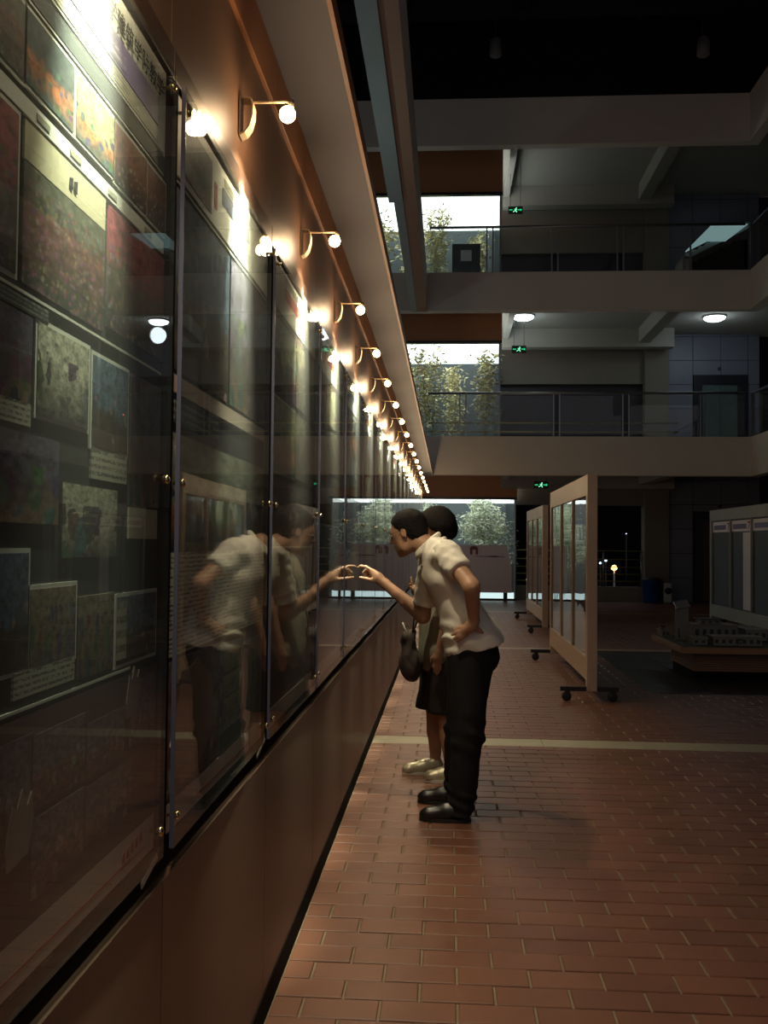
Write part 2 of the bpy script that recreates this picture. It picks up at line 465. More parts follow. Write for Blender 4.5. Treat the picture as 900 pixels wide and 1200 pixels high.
PH = [
 photo('photo_ceremony', (0.05, 0.06, 0.06), (0.40, 0.13, 0.05), (0.03, 0.09, 0.09), (0.02, 0.03, 0.03), 1.3, (7, 7), 0.5, 0.30),
 photo('photo_stage', (0.26, 0.25, 0.13), (0.42, 0.16, 0.06), (0.03, 0.09, 0.09), (0.02, 0.04, 0.04), 5.1, (6, 5), 0.45, 0.35),
 photo('photo_audience', (0.22, 0.08, 0.05), (0.13, 0.045, 0.03), (0.03, 0.02, 0.02), (0.30, 0.27, 0.22), 9.7, (10, 8), 0.5, 0.28),
 photo('photo_crowd', (0.10, 0.10, 0.07), (0.16, 0.06, 0.045), (0.05, 0.055, 0.04), (0.12, 0.05, 0.04), 13.2, (24, 18), 0.8, 0.42),
 photo('photo_banner_crowd', (0.30, 0.07, 0.08), (0.10, 0.08, 0.05), (0.03, 0.03, 0.035), (0.12, 0.05, 0.04), 17.9, (18, 14), 0.62, 0.40),
 photo('photo_figures', (0.42, 0.40, 0.30), (0.36, 0.33, 0.25), (0.06, 0.05, 0.045), (0.02, 0.022, 0.025), 21.4, (4.5, 1.6), 0.62, 0.46),
 photo('photo_meeting', (0.12, 0.10, 0.14), (0.07, 0.05, 0.05), (0.20, 0.13, 0.08), (0.025, 0.02, 0.02), 25.8, (5, 3), 0.55, 0.42),
 photo('photo_group', (0.20, 0.16, 0.10), (0.17, 0.12, 0.08), (0.14, 0.11, 0.07), (0.04, 0.03, 0.03), 29.3, (9, 2.0), 0.66, 0.44),
 photo('photo_street', (0.10, 0.14, 0.20), (0.07, 0.05, 0.04), (0.07, 0.04, 0.03), (0.20, 0.16, 0.12), 33.6, (6, 4), 0.5, 0.24),
 photo('photo_dusk', (0.16, 0.115, 0.12), (0.22, 0.11, 0.09), (0.12, 0.06, 0.05), (0.26, 0.17, 0.13), 41.0, (6, 2.5), 0.5, 0.30),
]
PH_roof = photo('photo_red_roof', (0.36, 0.35, 0.27), (0.20, 0.08, 0.04), (0.018, 0.018, 0.02), (0.02, 0.018, 0.016), 47.0, (5, 2), 0.42, 0.48)
M_text = textsheet('text_sheet', (0.60, 0.55, 0.45), (0.10, 0.09, 0.08), 22, 26)
M_textsmall = textsheet('caption_sheet', (0.46, 0.43, 0.33), (0.14, 0.13, 0.11), 4, 22)
M_textdark = textsheet('text_on_dark', (0.03, 0.033, 0.033), (0.22, 0.22, 0.18), 3, 24)
M_textviolet = textsheet('text_on_violet', (0.16, 0.12, 0.26), (0.45, 0.42, 0.5), 2, 20)
M_signtext = textsheet('sign_text_line', (0.86, 0.79, 0.79), (0.10, 0.07, 0.08), 1, 90)

def text_mesh(body, size, mt, parent, origin, right, up, name='lettering', width=None, bold=0.0):
    cu = bpy.data.curves.new('t', 'FONT')
    cu.body = body; cu.size = size; cu.resolution_u = 2; cu.offset = bold
    o = bpy.data.objects.new('t', cu); link(o)
    bpy.context.view_layer.update()
    me = bpy.data.meshes.new_from_object(o.evaluated_get(bpy.context.evaluated_depsgraph_get()))
    bpy.data.objects.remove(o)
    right, up, origin = Vector(right), Vector(up), Vector(origin)
    xs = [v.co.x for v in me.vertices]
    k = 1.0
    if width and xs: k = width / (max(xs) - min(xs))
    off = wloc(parent)
    for v in me.vertices:
        v.co = origin + right * (v.co.x * k) + up * v.co.y - off
    me.materials.clear(); me.materials.append(mt)
    me.name = name
    ob = link(bpy.data.objects.new(name, me)); ob.parent = parent
    return ob

# ================================================================== FLOOR
BP, RP = 0.235, 0.1264
floor = bx(-0.60, 12.0, -3.0, 30.0, -0.25, -0.006).build('floor', M_mortar, kind='structure')
tag(floor, 'terracotta brick paved hall floor with pale stone bands')
INL = (1.95, 9.0, 9.35, 12.9)      # slate inlay under the model table
STRIPS = [(6.75, 7.00), (13.05, 13.20), (20.15, 20.30)]
bricks = []
r = -20
while True:
    y0 = 2.849 + r * RP
    if y0 > 20.1: break
    if y0 > -2.2:
        ph = -0.43 if r % 2 == 0 else -0.43 + BP / 2
        nmax = int((9.0 - ph) / BP)
        for k in range(-1, nmax):
            xa, xb = ph + k * BP, ph + (k + 1) * BP
            xa = max(xa, -0.525)
            if xb - xa < 0.03: continue
            yc = y0 + RP / 2
            if xb > 0.36 * max(yc, 0) + 2.2 or xa > 9: continue
            if any(a - 0.02 < yc < b + 0.02 for a, b in STRIPS): continue
            if xa > INL[0] - 0.1 and INL[2] - 0.06 < yc < INL[3] + 0.06: continue
            bricks.append((xa, xb, y0))
    r += 1
def seen(b):
    xa, xb, y0 = b
    yc = y0 + RP / 2
    if yc < 2.55: return -1
    px = 525 + 1118 * ((xa + xb) / 2) / yc
    if px > 930 or px < 250: return -1
    return 1.0 / yc ** 2 * (xb - xa)
bricks.sort(key=lambda b: -seen(b))
def brick_verts(w, hx, hy):
    g = 0.004; c = 0.003
    vs = []; hx -= g; hy -= g
    for (dx, dy, z) in [(hx, hy, -0.012), (hx, hy, -c), (hx - c, hy - c, 0.0)]:
        vs += [(-dx, -dy, z), (dx, -dy, z), (dx, dy, z), (-dx, dy, z)]
    fs = [(0, 1, 5, 4), (1, 2, 6, 5), (2, 3, 7, 6), (3, 0, 4, 7), (4, 5, 9, 8), (5, 6, 10, 9), (6, 7, 11, 10), (7, 4, 8, 11), (8, 9, 10, 11)]
    return vs, fs
bmesh_cache = {}
rest = MB()
for i, (xa, xb, y0) in enumerate(bricks):
    w = round(xb - xa, 3)
    cx, cy = (xa + xb) / 2, y0 + RP / 2
    vs, fs = brick_verts(0, w / 2, RP / 2)
    if i < 300:
        if w not in bmesh_cache:
            me = MB().add(vs, fs).mesh('brick'); me.materials.append(M_brick); bmesh_cache[w] = me
        o = link(bpy.data.objects.new('brick', bmesh_cache[w])); o.parent = floor
        o.location = (cx, cy, random.uniform(-0.0012, 0.0012)); o.rotation_euler.z = random.uniform(-0.004, 0.004)
    else:
        dz = random.uniform(-0.001, 0.001)
        rest.add([(x + cx, y + cy, z + dz) for x, y, z in vs], fs)
bf = rest.build('brick_field', M_brick, floor, kind='stuff')
for (a, b) in STRIPS:
    x = -0.52
    while x < 9:
        MB().box(x + 0.002, min(x + 1.2, 9) - 0.002, a, b, -0.02, 0.0015).build('stone_band', M_strip, floor, bevel=0.002)
        x += 1.2
# slate inlay: dark border and big tiles
tile_me = None
x = INL[0]
ty = INL[2]
while ty < INL[3] - 0.1:
    x = INL[0]
    while x < INL[1]:
        edge = (x < INL[0] + 0.3) or (ty < INL[2] + 0.3) or (ty > INL[3] - 0.9)
        if x < 0.36 * ty + 2.5:
            bx(x + 0.003, x + 0.587, ty + 0.003, ty + 0.587, -0.02, 0.001).build('slate_tile', M_inlay2 if edge else M_inlay, floor)
        x += 0.59
    ty += 0.59
bx(-0.52, 9.0, 20.32, 24.4, -0.02, -0.001).build('rear_paving', M_brick, floor)

# ================================================================== LEFT EXHIBITION WALL
WX = -0.528
WY0, WY1 = -1.3, 21.0
PITCH = 1.02
J0 = 1.78 - 2 * PITCH              # joint positions J0 + k*PITCH
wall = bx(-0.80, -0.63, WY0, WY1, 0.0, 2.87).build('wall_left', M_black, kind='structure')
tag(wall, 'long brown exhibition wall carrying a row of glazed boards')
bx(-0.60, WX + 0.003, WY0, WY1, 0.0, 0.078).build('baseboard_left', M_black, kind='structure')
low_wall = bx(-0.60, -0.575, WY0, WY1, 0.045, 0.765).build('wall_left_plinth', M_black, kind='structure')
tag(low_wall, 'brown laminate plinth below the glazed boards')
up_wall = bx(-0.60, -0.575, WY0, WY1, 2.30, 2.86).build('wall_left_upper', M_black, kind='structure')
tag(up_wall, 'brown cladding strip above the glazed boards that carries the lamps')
NB = 21
for k in range(NB):
    ya, yb = J0 + k * PITCH, J0 + (k + 1) * PITCH
    if yb > WY1: break
    bx(-0.60, WX, ya + 0.0015, yb - 0.0015, 0.078, 0.766).build('plinth_panel', M_plinth, low_wall, bevel=0.001)
    bx(-0.60, WX - 0.004, ya + 0.001, yb - 0.001, 2.292, 2.352).build('top_rail', M_railtop, up_wall, bevel=0.003)
    bx(-0.60, WX - 0.012, ya + 0.001, yb - 0.001, 2.352, 2.715).build('cladding_panel', M_wallbrown, up_wall, bevel=0.001)
    bx(-0.60, WX, ya + 0.001, yb - 0.001, 2.715, 2.865).build('timber_batten', M_timber, up_wall, bevel=0.002)
canopy = bx(-0.80, -0.335, WY0, 20.4, 2.866, 2.90).build('ceiling_canopy', M_soffit, kind='structure')
tag(canopy, 'narrow projecting soffit above the picture lamps')
bx(-0.335, -0.322, WY0, 20.4, 2.85, 2.915).build('timber_edge', M_timber, canopy)

# ---- boards
GX = WX + 0.006        # front face of the glass
PXF = -0.5405          # front of the poster sheet
def sheet(parent, y0, y1, z0, z1, mt, name='print_sheet', lift=0.0, frame=None):
    if frame:
        bx(PXF - 0.001, PXF + 0.0012 + lift, y0 - 0.006, y1 + 0.006, z0 - 0.006, z1 + 0.006).build('print_border', frame, parent)
    return bx(PXF - 0.001, PXF + 0.002 + lift, y0, y1, z0, z1).build(name, mt, parent)

def bolts(parent, ya, yb):
    for yy in (ya + 0.028, yb - 0.028):
        for zz in (0.872, 1.515, 2.25):
            MB().lathe([(0.0035, -0.02), (0.0035, 0.0), (0.0085, 0.001), (0.0085, 0.005), (0.006, 0.008), (0.002, 0.0095)], (GX, yy, zz), 'x', 10).build('standoff_bolt', M_bolt, parent)

def board(k, label, group=None, poster=None, tilt=0.0):
    ya, yb = J0 + k * PITCH, J0 + (k + 1) * PITCH
    t = thing('display_board', label, 'display board', (WX, (ya + yb) / 2, 0.78), group)
    pa, pb = ya + 0.025, yb - 0.025
    bx(-0.60, -0.5435, pa, pb, 0.825, 2.288).build('backing_board', M_black, t)
    bx(-0.5437, PXF - 0.0005, pa + 0.006, pb - 0.006, 0.835, 2.288).build('poster', poster or M_poster, t)
    bx(-0.60, -0.5315, pa - 0.046, pa - 0.001, 0.825, 2.288).build('joint_strip', M_black, t)
    # glass pane, hung a touch out of true
    yc = (pa + pb) / 2
    hw = (pb - pa) / 2
    g = MB()
    s = math.sin(tilt); c = math.cos(tilt)
    cx = GX - 0.004
    g.obox((cx, yc, 1.553), (0.004 * c, -0.004 * s, 0), (hw * s, hw * c, 0), (0, 0, 0.735))
    p = g.build('glass_pane', M_boardglass, t)
    e = MB().obox((cx - hw * s, yc - hw * c - 0.0012, 1.553), (0.0042, 0, 0), (0, 0.001, 0), (0, 0, 0.735))
    e.build('polished_edge', M_edge, p)
    bolts(t, pa, pb)
    return t, pa, pb

# board with the Chinese header (nearest one that the photograph shows)
b1, a, b = board(1, 'glazed exhibition board crowded with photographs, violet band and large Chinese characters in its header', tilt=0.003)
sheet(b1, a + .01, b - .01, 2.10, 2.285, M_white, 'header')
sheet(b1, a + .01, 1.70, 2.166, 2.216, M_violet, 'title_band', 0.001)
sheet(b1, a + .05, 1.52, 2.172, 2.196, M_textviolet, 'caption', 0.0015)
sheet(b1, a + .05, 1.70, 2.134, 2.160, M_textsmall, 'caption', 0.001)
text_mesh('学建筑学院教学', 0.045, M_ink, b1, (PXF + 0.0045, 1.43, 2.226), (0, 1, 0), (0, 0, 0.9), 'lettering', width=0.29, bold=0.0008)
sheet(b1, a + .01, b - .012, 2.093, 2.122, M_poster, 'dark_band', 0.001)
sheet(b1, a + .03, b - .02, 2.1265, 2.1295, M_line, 'rule', 0.0015)
sheet(b1, a + .03, b - .02, 2.086, 2.089, M_line, 'rule', 0.0015)
P1 = [(.80, .975, 1.98, 2.075, 0), (.985, 1.15, 1.98, 2.075, 3), (1.157, 1.31, 1.982, 2.077, 0), (1.32, 1.473, 1.983, 2.075, 1), (1.48, 1.637, 1.979, 2.074, 2), (1.645, 1.752, 1.979, 2.073, 2)]
for (y0, y1, z0, z1, kx) in P1: sheet(b1, y0, y1, z0, z1, PH[kx], 'photograph', 0.001, M_line)
sheet(b1, a + .02, 1.745, 1.94, 1.963, M_white, 'caption_strip', 0.0008)
for q in (1.19, 1.3, 1.45, 1.63): sheet(b1, q, q + .04, 1.947, 1.956, M_textsmall, 'caption', 0.0016)
sheet(b1, 1.157, 1.442, 1.884, 1.934, M_cream, 'title_card', 0.001)
for q in (0, 1): MB().prism([(1.298 + q * .016, 1.902), (1.310 + q * .016, 1.899), (1.311 + q * .016, 1.917), (1.300 + q * .016, 1.914)], 'x', PXF, PXF + .0042).build('emblem', M_doorframe, b1)
sheet(b1, 1.157, 1.442, 1.725, 1.882, PH[3], 'photograph', 0.001)
sheet(b1, .80, 1.14, 1.73, 1.93, PH[4], 'photograph', 0.001, M_line)
sheet(b1, 1.46, 1.752, 1.738, 1.932, PH[4], 'photograph', 0.001)
sheet(b1, a + .02, 1.745, 1.712, 1.716, M_line, 'rule', 0.001)
sheet(b1, 1.08, 1.24, 1.69, 1.708, M_textdark, 'caption', 0.001)
P2 = [(.82, .99, 1.55, 1.685, 7), (1.0, 1.192, 1.575, 1.687, 6), (1.209, 1.387, 1.566, 1.687, 5), (1.404, 1.563, 1.545, 1.683, 8), (1.58, 1.745, 1.462, 1.686, 6),
      (.80, 1.05, 1.41, 1.54, 8), (1.06, 1.285, 1.422, 1.537, 6), (1.299, 1.52, 1.376, 1.482, 5), (1.58, 1.735, 1.405, 1.458, -1), (.80, .99, 1.2, 1.38, 7),
      (1.0, 1.196, 1.236, 1.384, 8), (1.204, 1.355, 1.235, 1.336, 7), (1.364, 1.515, 1.197, 1.318, 7), (1.53, 1.738, 1.197, 1.308, 8)]
for i, (y0, y1, z0, z1, kx) in enumerate(P2):
    sheet(b1, y0, y1, z0, z1, M_cream if kx < 0 else PH[kx], 'photograph', 0.001, M_line if i in (0, 2, 3, 10, 11, 13) else None)
sheet(b1, 1.0, 1.192, 1.546, 1.575, M_textsmall, 'caption', 0.001)
sheet(b1, 1.404, 1.563, 1.495, 1.54, M_textsmall, 'caption', 0.001)
sheet(b1, 1.16, 1.355, 1.2, 1.233, M_textsmall, 'caption', 0.001)
sheet(b1, 1.53, 1.575, 1.205, 1.300, M_textsmall, 'caption', 0.0016)
sheet(b1, a + .02, 1.60, 1.183, 1.187, M_line, 'rule', 0.001)
sheet(b1, a + .006, b - .006, .90, 1.175, M_poster3, 'lower_panel', 0.0005)
for (y0, y1, z0, z1, kx) in [(.82, 1.03, 1.0, 1.16, 9), (1.04, 1.215, 1.0, 1.15, 9), (1.222, 1.40, 1.045, 1.145, 9), (1.41, 1.576, 1.04, 1.125, 9), (1.6, 1.74, 1.05, 1.16, 9), (1.222, 1.40, .93, 1.035, 9), (1.41, 1.62, .94, 1.03, 9)]:
    sheet(b1, y0, y1, z0, z1, PH[kx], 'photograph', 0.0012)
for (y0, z0, s) in [(1.15, .99, 1.0), (1.05, .95, .8), (1.585, 1.10, .9)]:
    MB().prism([(y0, z0), (y0 + .06 * s, z0 + .008), (y0 + .075 * s, z0 + .05 * s), (y0 + .068 * s, z0 + .085 * s), (y0 + .055 * s, z0 + .07 * s), (y0 + .04 * s, z0 + .095 * s), (y0 + .026 * s, z0 + .072 * s), (y0 + .012 * s, z0 + .08 * s), (y0 - .004, z0 + .03 * s)], 'x', PXF, PXF + .0042).build('building_cutout', M_cutout, b1)
sheet(b1, a + .006, b - .006, .836, .90, M_foot, 'footer', 0.0005)
sheet(b1, a + .006, 1.62, .855, .858, M_redprint, 'rule', 0.001)
for q in range(5): MB().prism([(1.575 + q * .022, .862 + q * .002), (1.59 + q * .022, .862 + q * .002), (1.585 + q * .022, .882 + q * .002), (1.577 + q * .022, .876 + q * .002)], 'x', PXF, PXF + .0038).build('emblem', M_redprint, b1)
sheet(b1, 1.571, 1.70, .852, .8545, M_redprint, 'rule', 0.001)
MB().obox((WX - 0.006, 1.715, .805), (.001, 0, 0), (0, .045, .012), (0, -.002, .006)).build('loose_tape', M_tape, b1)

# second board: red roofed building photo and white text sheet
b2, a, b = board(2, 'glazed exhibition board with a large text sheet below a photograph of a red roofed building', poster=M_poster2, tilt=-0.012)
sheet(b2, a + .008, b - .008, 2.125, 2.285, M_white, 'header')
sheet(b2, 2.20, 2.50, 2.20, 2.242, M_slateband, 'title_band', 0.001)
sheet(b2, 2.22, 2.52, 2.248, 2.268, M_textsmall, 'caption', 0.001)
sheet(b2, 2.125, 2.15, 2.165, 2.225, M_redprint, 'red_mark', 0.001)
sheet(b2, a + .05, 2.10, 2.14, 2.26, PH[6], 'photograph', 0.001)
sheet(b2, a + .02, b - .02, 2.11, 2.114, M_line, 'rule', 0.001)
sheet(b2, a + .02, 2.28, 1.74, 2.10, PH[8], 'photograph', 0.001)
sheet(b2, 2.30, b - .03, 1.74, 2.10, PH[6], 'photograph', 0.001)
sheet(b2, a + .02, b - .03, 1.695, 1.73, M_foot, 'caption_strip', 0.001)
sheet(b2, a + .03, 2.2, 1.635, 1.68, M_textdark, 'caption', 0.001)
sheet(b2, a + .01, b - .03, 1.39, 1.615, PH_roof, 'photograph', 0.001)
sheet(b2, a + .008, b - .006, 1.175, 1.379, M_text, 'text_sheet', 0.001)
sheet(b2, a + .01, 2.235, .90, 1.165, PH[9], 'photograph', 0.001)
MB().prism([(1.84, 1.0), (1.93, 1.13), (2.04, 1.15), (2.16, 1.10), (2.2, .99), (2.06, .915), (1.92, .91)], 'x', PXF, PXF + .0045).build('plan_cutout', mat('tan_print', (0.34, 0.21, 0.14), 0.5, var=0.3, scale=8), b2)
sheet(b2, 2.255, 2.49, .90, 1.145, M_textdark, 'list_panel', 0.001, M_slateband)
for q in range(3): sheet(b2, 2.275, 2.47, .975 + q * .055, 1.02 + q * .055, PH[7], 'photograph', 0.002)
sheet(b2, 2.51, 2.755, .895, 1.13, PH[7], 'photograph', 0.001, M_slateband)
sheet(b2, a + .006, b - .006, .836, .89, M_foot, 'footer', 0.0005)
sheet(b2, 2.05, 2.6, .852, .856, M_redprint, 'rule', 0.001)
MB().obox((WX - 0.006, 2.74, .806), (.001, 0, 0), (0, .05, .012), (0, -.002, .004)).build('loose_tape', M_tape, b2)

def generic(k, label, group, seed, tilt):
    t, a, b = board(k, label, group, poster=[M_poster, M_poster2, M_poster3][seed % 3], tilt=tilt)
    rr = random.Random(seed)
    sheet(t, a + .008, b - .008, 2.14, 2.285, M_white, 'header')
    sheet(t, a + .25, a + .6, 2.2, 2.24, [M_slateband, M_violet, M_redprint][seed % 3], 'title_band', 0.001)
    sheet(t, a + .25, b - .2, 2.25, 2.272, M_textsmall, 'caption', 0.001)
    z = 2.12
    for row in range(4):
        h = rr.uniform(.17, .30)
        z0 = max(z - h, .92)
        n = rr.choice([1, 2, 2, 3])
        w = (b - a - .04) / n
        for c in range(n):
            mt = rr.choice(PH + [M_text, M_cream, PH_roof])
            sheet(t, a + .02 + c * w + .008, a + .02 + (c + 1) * w - .008, z0 + .012, z - .012, mt, 'photograph', 0.001, rr.choice([None, M_line]))
        z = z0
        if z < 1.0: break
    sheet(t, a + .006, b - .006, .836, .89, M_foot, 'footer', 0.0005)
    return t

generic(3, 'glazed exhibition board right after the one with the large white text sheet', None, 5, 0.004)
generic(4, 'glazed exhibition board just before the pane touched by the man in white', None, 8, -0.006)
generic(5, 'glazed exhibition board touched by the finger of the man in the white shirt', None, 12, 0.003)
for k in range(6, 20):
    generic(k, 'glazed exhibition board farther along the wall, beyond the pane the man touches', 'far exhibition boards', 20 + k, random.uniform(-.006, .006))

# ================================================================== PICTURE LAMPS
def make_lamp():
    t = thing('picture_lamp', 'lit halogen picture lamp on a cream bracket arm above the glazed boards', 'lamp', (WX - .012, 0, 2.50), 'picture lamps along the wall')
    x0 = WX - .012
    # D-shaped bracket: backplate and bowed strap
    bx(x0, x0 + .006, -.018, .018, 2.44, 2.535).build('backplate', M_lampmetal, t, bevel=.002)
    m = MB()
    prof = [(x0 + .003, 2.437), (x0 + .016, 2.444), (x0 + .028, 2.461), (x0 + .035, 2.488), (x0 + .036, 2.514), (x0 + .031, 2.530), (x0 + .004, 2.534)]
    for (xa, za), (xb, zb) in zip(prof[:-1], prof[1:]):
        d = Vector((xb - xa, 0, zb - za)); n = Vector((-d.z, 0, d.x)).normalized() * .002
        m.obox(((xa + xb) / 2, 0, (za + zb) / 2), d / 2 * 1.05, (0, .020, 0), n)
    m.build('bracket', M_creamlamp, t)
    MB().tube([(x0 + .02, 0, 2.527), (x0 + .135, 0, 2.527)], .0035, 8).build('arm', M_creamlamp, t)
    hx = x0 + .132
    h = MB().tube([(hx, 0, 2.530), (hx, 0, 2.512)], .008, 10)
    h.build('lamp_holder', M_lampmetal, t)
    # small cup reflector opening downward and a glowing capsule
    ax = Vector((-.45, 0, -.9)).normalized()
    sh = MB()
    c0 = Vector((hx, 0, 2.512))
    sh.tube([c0, c0 + ax * .010, c0 + ax * .020], [.008, .016, .022], 14, cap=False)
    sh.build('reflector', M_lampmetal, t)
    bl = MB()
    rings = []
    cb = c0 + ax * .020
    n = 14
    vs = []; fs = []
    for i in range(1, 8):
        th = PI * i / 8
        for k in range(n):
            vs.append(cb + Vector((math.sin(th) * math.cos(2 * PI * k / n), math.sin(th) * math.sin(2 * PI * k / n), math.cos(th))) * .021)
    for i in range(6):
        for k in range(n):
            fs.append((i * n + k, i * n + (k + 1) % n, (i + 1) * n + (k + 1) % n, (i + 1) * n + k))
    fs.append(tuple(range(n))); fs.append(tuple(range(6 * n, 7 * n)))
    bl.add(vs, fs, True)
    bl.build('bulb', M_bulb, t)
    ld = bpy.data.lights.new('lamp_beam', 'SPOT')
    ld.energy = LAMP_WATTS; ld.color = (1.0, 0.84, 0.56); ld.spot_size = math.radians(112); ld.spot_blend = 1.0; ld.shadow_soft_size = .012
    lo = link(bpy.data.objects.new('lamp_beam', ld)); lo.parent = t
    q = c0 + ax * .055
    lo.location = q - wloc(t)
    lo.rotation_euler = Vector((-.04, 0, -1.0)).to_track_quat('-Z', 'Y').to_euler()
    ld3 = bpy.data.lights.new('lamp_core', 'SPOT')
    ld3.energy = LAMP_BEAM; ld3.color = (0.98, 1.0, 0.74); ld3.spot_size = math.radians(38); ld3.spot_blend = 0.8; ld3.shadow_soft_size = .012
    l3 = link(bpy.data.objects.new('lamp_core', ld3)); l3.parent = t
    l3.location = q - wloc(t)
    l3.rotation_euler = Vector((-.29, 0, -.957)).to_track_quat('-Z', 'Y').to_euler()
    ld2 = bpy.data.lights.new('lamp_spill', 'POINT')
    ld2.energy = LAMP_SPILL; ld2.color = (1.0, 0.72, 0.44); ld2.shadow_soft_size = .02
    l2 = link(bpy.data.objects.new('lamp_spill', ld2)); l2.parent = t
    l2.location = c0 + ax * .055 + Vector((.03, 0, 0)) - wloc(t)
    return t
lamp0 = make_lamp()
for k in range(1, 20):
    o = lamp0 if k == 1 else copy_tree(lamp0)
    o.location.y = J0 + k * PITCH + 0.60

# ================================================================== BACK BUILDING
FY = 20.5                      # balcony front
BY = 24.8                      # rear wall
RX = 6.35                      # where the right wing turns toward the camera
LV = [(2.90, 3.735, 3.33), (6.45, 7.29, 6.86), (10.06, 11.1, 10.5)]   # fascia bottom, fascia top, ceiling
for i, (zb, zt, zc) in enumerate(LV):
    f = bx(-3.6 if i else -0.80, RX + .25, FY, FY + .25, zb, zt).build('balcony_slab', M_litplaster, kind='structure', bevel=.01)
    tag(f, ['plain plaster balcony front of the first gallery', 'plain plaster balcony front of the second gallery', 'plain plaster parapet below the dark roof'][i])
    # right wing front, coming toward the camera
    g = bx(RX, RX + .25, 4.0, FY, zb, zt).build('balcony_slab', M_litplaster, kind='structure', bevel=.01)
    tag(g, ['plain plaster front of the first gallery in the right wing', 'plain plaster front of the second gallery in the right wing', 'plain plaster parapet of the right wing below the roof'][i])
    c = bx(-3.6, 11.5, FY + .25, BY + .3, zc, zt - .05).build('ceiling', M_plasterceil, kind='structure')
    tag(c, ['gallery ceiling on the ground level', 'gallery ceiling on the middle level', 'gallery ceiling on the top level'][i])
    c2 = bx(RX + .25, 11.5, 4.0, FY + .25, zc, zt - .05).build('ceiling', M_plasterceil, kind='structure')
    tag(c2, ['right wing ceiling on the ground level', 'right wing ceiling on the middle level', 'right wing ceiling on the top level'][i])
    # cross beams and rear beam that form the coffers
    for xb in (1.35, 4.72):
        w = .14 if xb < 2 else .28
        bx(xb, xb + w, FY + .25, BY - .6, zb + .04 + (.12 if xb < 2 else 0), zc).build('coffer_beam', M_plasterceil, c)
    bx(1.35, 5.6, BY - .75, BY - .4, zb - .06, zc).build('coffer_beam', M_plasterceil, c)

# rear wall pieces ------------------------------------------------
rw = bx(5.6, 7.9, BY, BY + .3, 0.0, 11.0).build('wall_back', M_black, kind='structure')
tag(rw, 'blue grey tiled lift wall at the rear')
def lift_tiles(z0, z1, dz0, dz1):
    xs = [5.6, 6.23, 6.93, 7.61, 7.9]
    zs = [z0]
    while zs[-1] < z1 - .05: zs.append(min(zs[-1] + .62, z1))
    for i in range(len(xs) - 1):
        for j in range(len(zs) - 1):
            xa, xb, za, zb = xs[i], xs[i + 1], zs[j], zs[j + 1]
            if xa >= 6.2 and xb <= 7.62 and zb <= dz1 + .02: continue
            if xa >= 6.2 and xb <= 7.62 and za < dz1: za = dz1
            bx(xa + .006, xb - .006, BY - .03, BY, za + .006, zb - .006).build('wall_tile', M_tile, rw, bevel=.003)
lift_tiles(0.0, 3.33, 0, 2.30)
lift_tiles(3.70, 6.86, 3.7, 5.80)
lift_tiles(7.25, 10.5, 7.25, 9.3)
for n, (z0, lab) in enumerate([(0.0, 'dark framed lift door on the ground level'), (3.70, 'dark framed lift door on the first gallery')]):
    d = link(bpy.data.objects.new('door_%d' % (n + 1), None)); d.location = (6.92, BY - .05, z0); tag(d, lab, None, None, 'structure')
    zt = z0 + (2.10 if n else 2.28)
    m = MB(); m.box(6.24, 6.46, BY - .07, BY, z0, zt); m.box(7.34, 7.60, BY - .07, BY, z0, zt); m.box(6.46, 7.34, BY - .07, BY, zt - .24, zt)
    m.build('door_frame', M_doorframe, d)
    for xa, xb in ((6.46, 6.90), (6.905, 7.34)):
        bx(xa, xb, BY - .03, BY, z0, zt - .24).build('door_leaf', M_doorsteel if n else M_doorwood, d)
    bx(7.70, 7.76, BY - .05, BY - .03, z0 + .95, z0 + 1.15).build('call_plate', M_blacksteel, d)
    bx(6.86, 6.94, BY - .05, BY - .03, zt + .12, zt + .2).build('floor_indicator', M_modeldark, d)
MB().lathe([(.018, 0), (.018, .01)], (7.73, BY - .06, 4.78), 'y', 8).build('call_button', emis('red_led', (1, .12, .05), 3.0), bpy.data.objects['door_2'])
bx(7.9, 11.5, 23.2, 23.4, 0, 11.0).build('wall_right_rear', M_plaster, kind='structure')
# pier and rear openings to the night
pier = bx(5.0, 5.6, BY - .15, BY + .3, 0.0, 11.0).build('wall_pier', M_shadeplaster, kind='structure'); tag(pier, 'plain plaster pier beside the lift wall')
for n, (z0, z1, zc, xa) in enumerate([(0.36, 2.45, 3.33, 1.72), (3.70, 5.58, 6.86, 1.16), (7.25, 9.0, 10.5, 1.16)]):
    o = bx(xa, 5.0, BY, BY + .3, z1, zc).build('wall_lintel', M_shadeplaster, kind='structure')
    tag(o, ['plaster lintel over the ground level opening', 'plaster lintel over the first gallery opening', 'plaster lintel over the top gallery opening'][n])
o = bx(1.72, 5.0, BY, BY + .3, 0.0, 0.36).build('wall_parapet', M_shadeplaster, kind='structure'); tag(o, 'low plaster parapet below the night opening')
for n, z0 in enumerate((3.70, 7.25)):
    o = bx(1.16, 5.0, BY + .15, BY + .25, z0, z0 + 2.2).build('window_%d' % (n + 1), M_doorframe, kind='structure')
    tag(o, ['dark glazed screen at the back of the first gallery', 'dark glazed screen at the back of the top gallery'][n])
# gallery floors
for n, z0 in enumerate((3.66, 7.22)):
    pass
# railing across the ground opening
t = thing('garden_railing', 'horizontal bar railing across the dark rear opening on the ground', 'railing', (3.3, BY + .1, .36))
for z in (.50, .68, .86, 1.06, 1.28):
    MB().tube([(1.72, BY + .1, z), (5.0, BY + .1, z)], .014, 6).build('rail_bar', M_yellowrail, t)
for x in (1.76, 2.9, 4.0, 4.96):
    MB().tube([(x, BY + .1, .34), (x, BY + .1, 1.29)], .02, 6).build('post', M_steel, t)
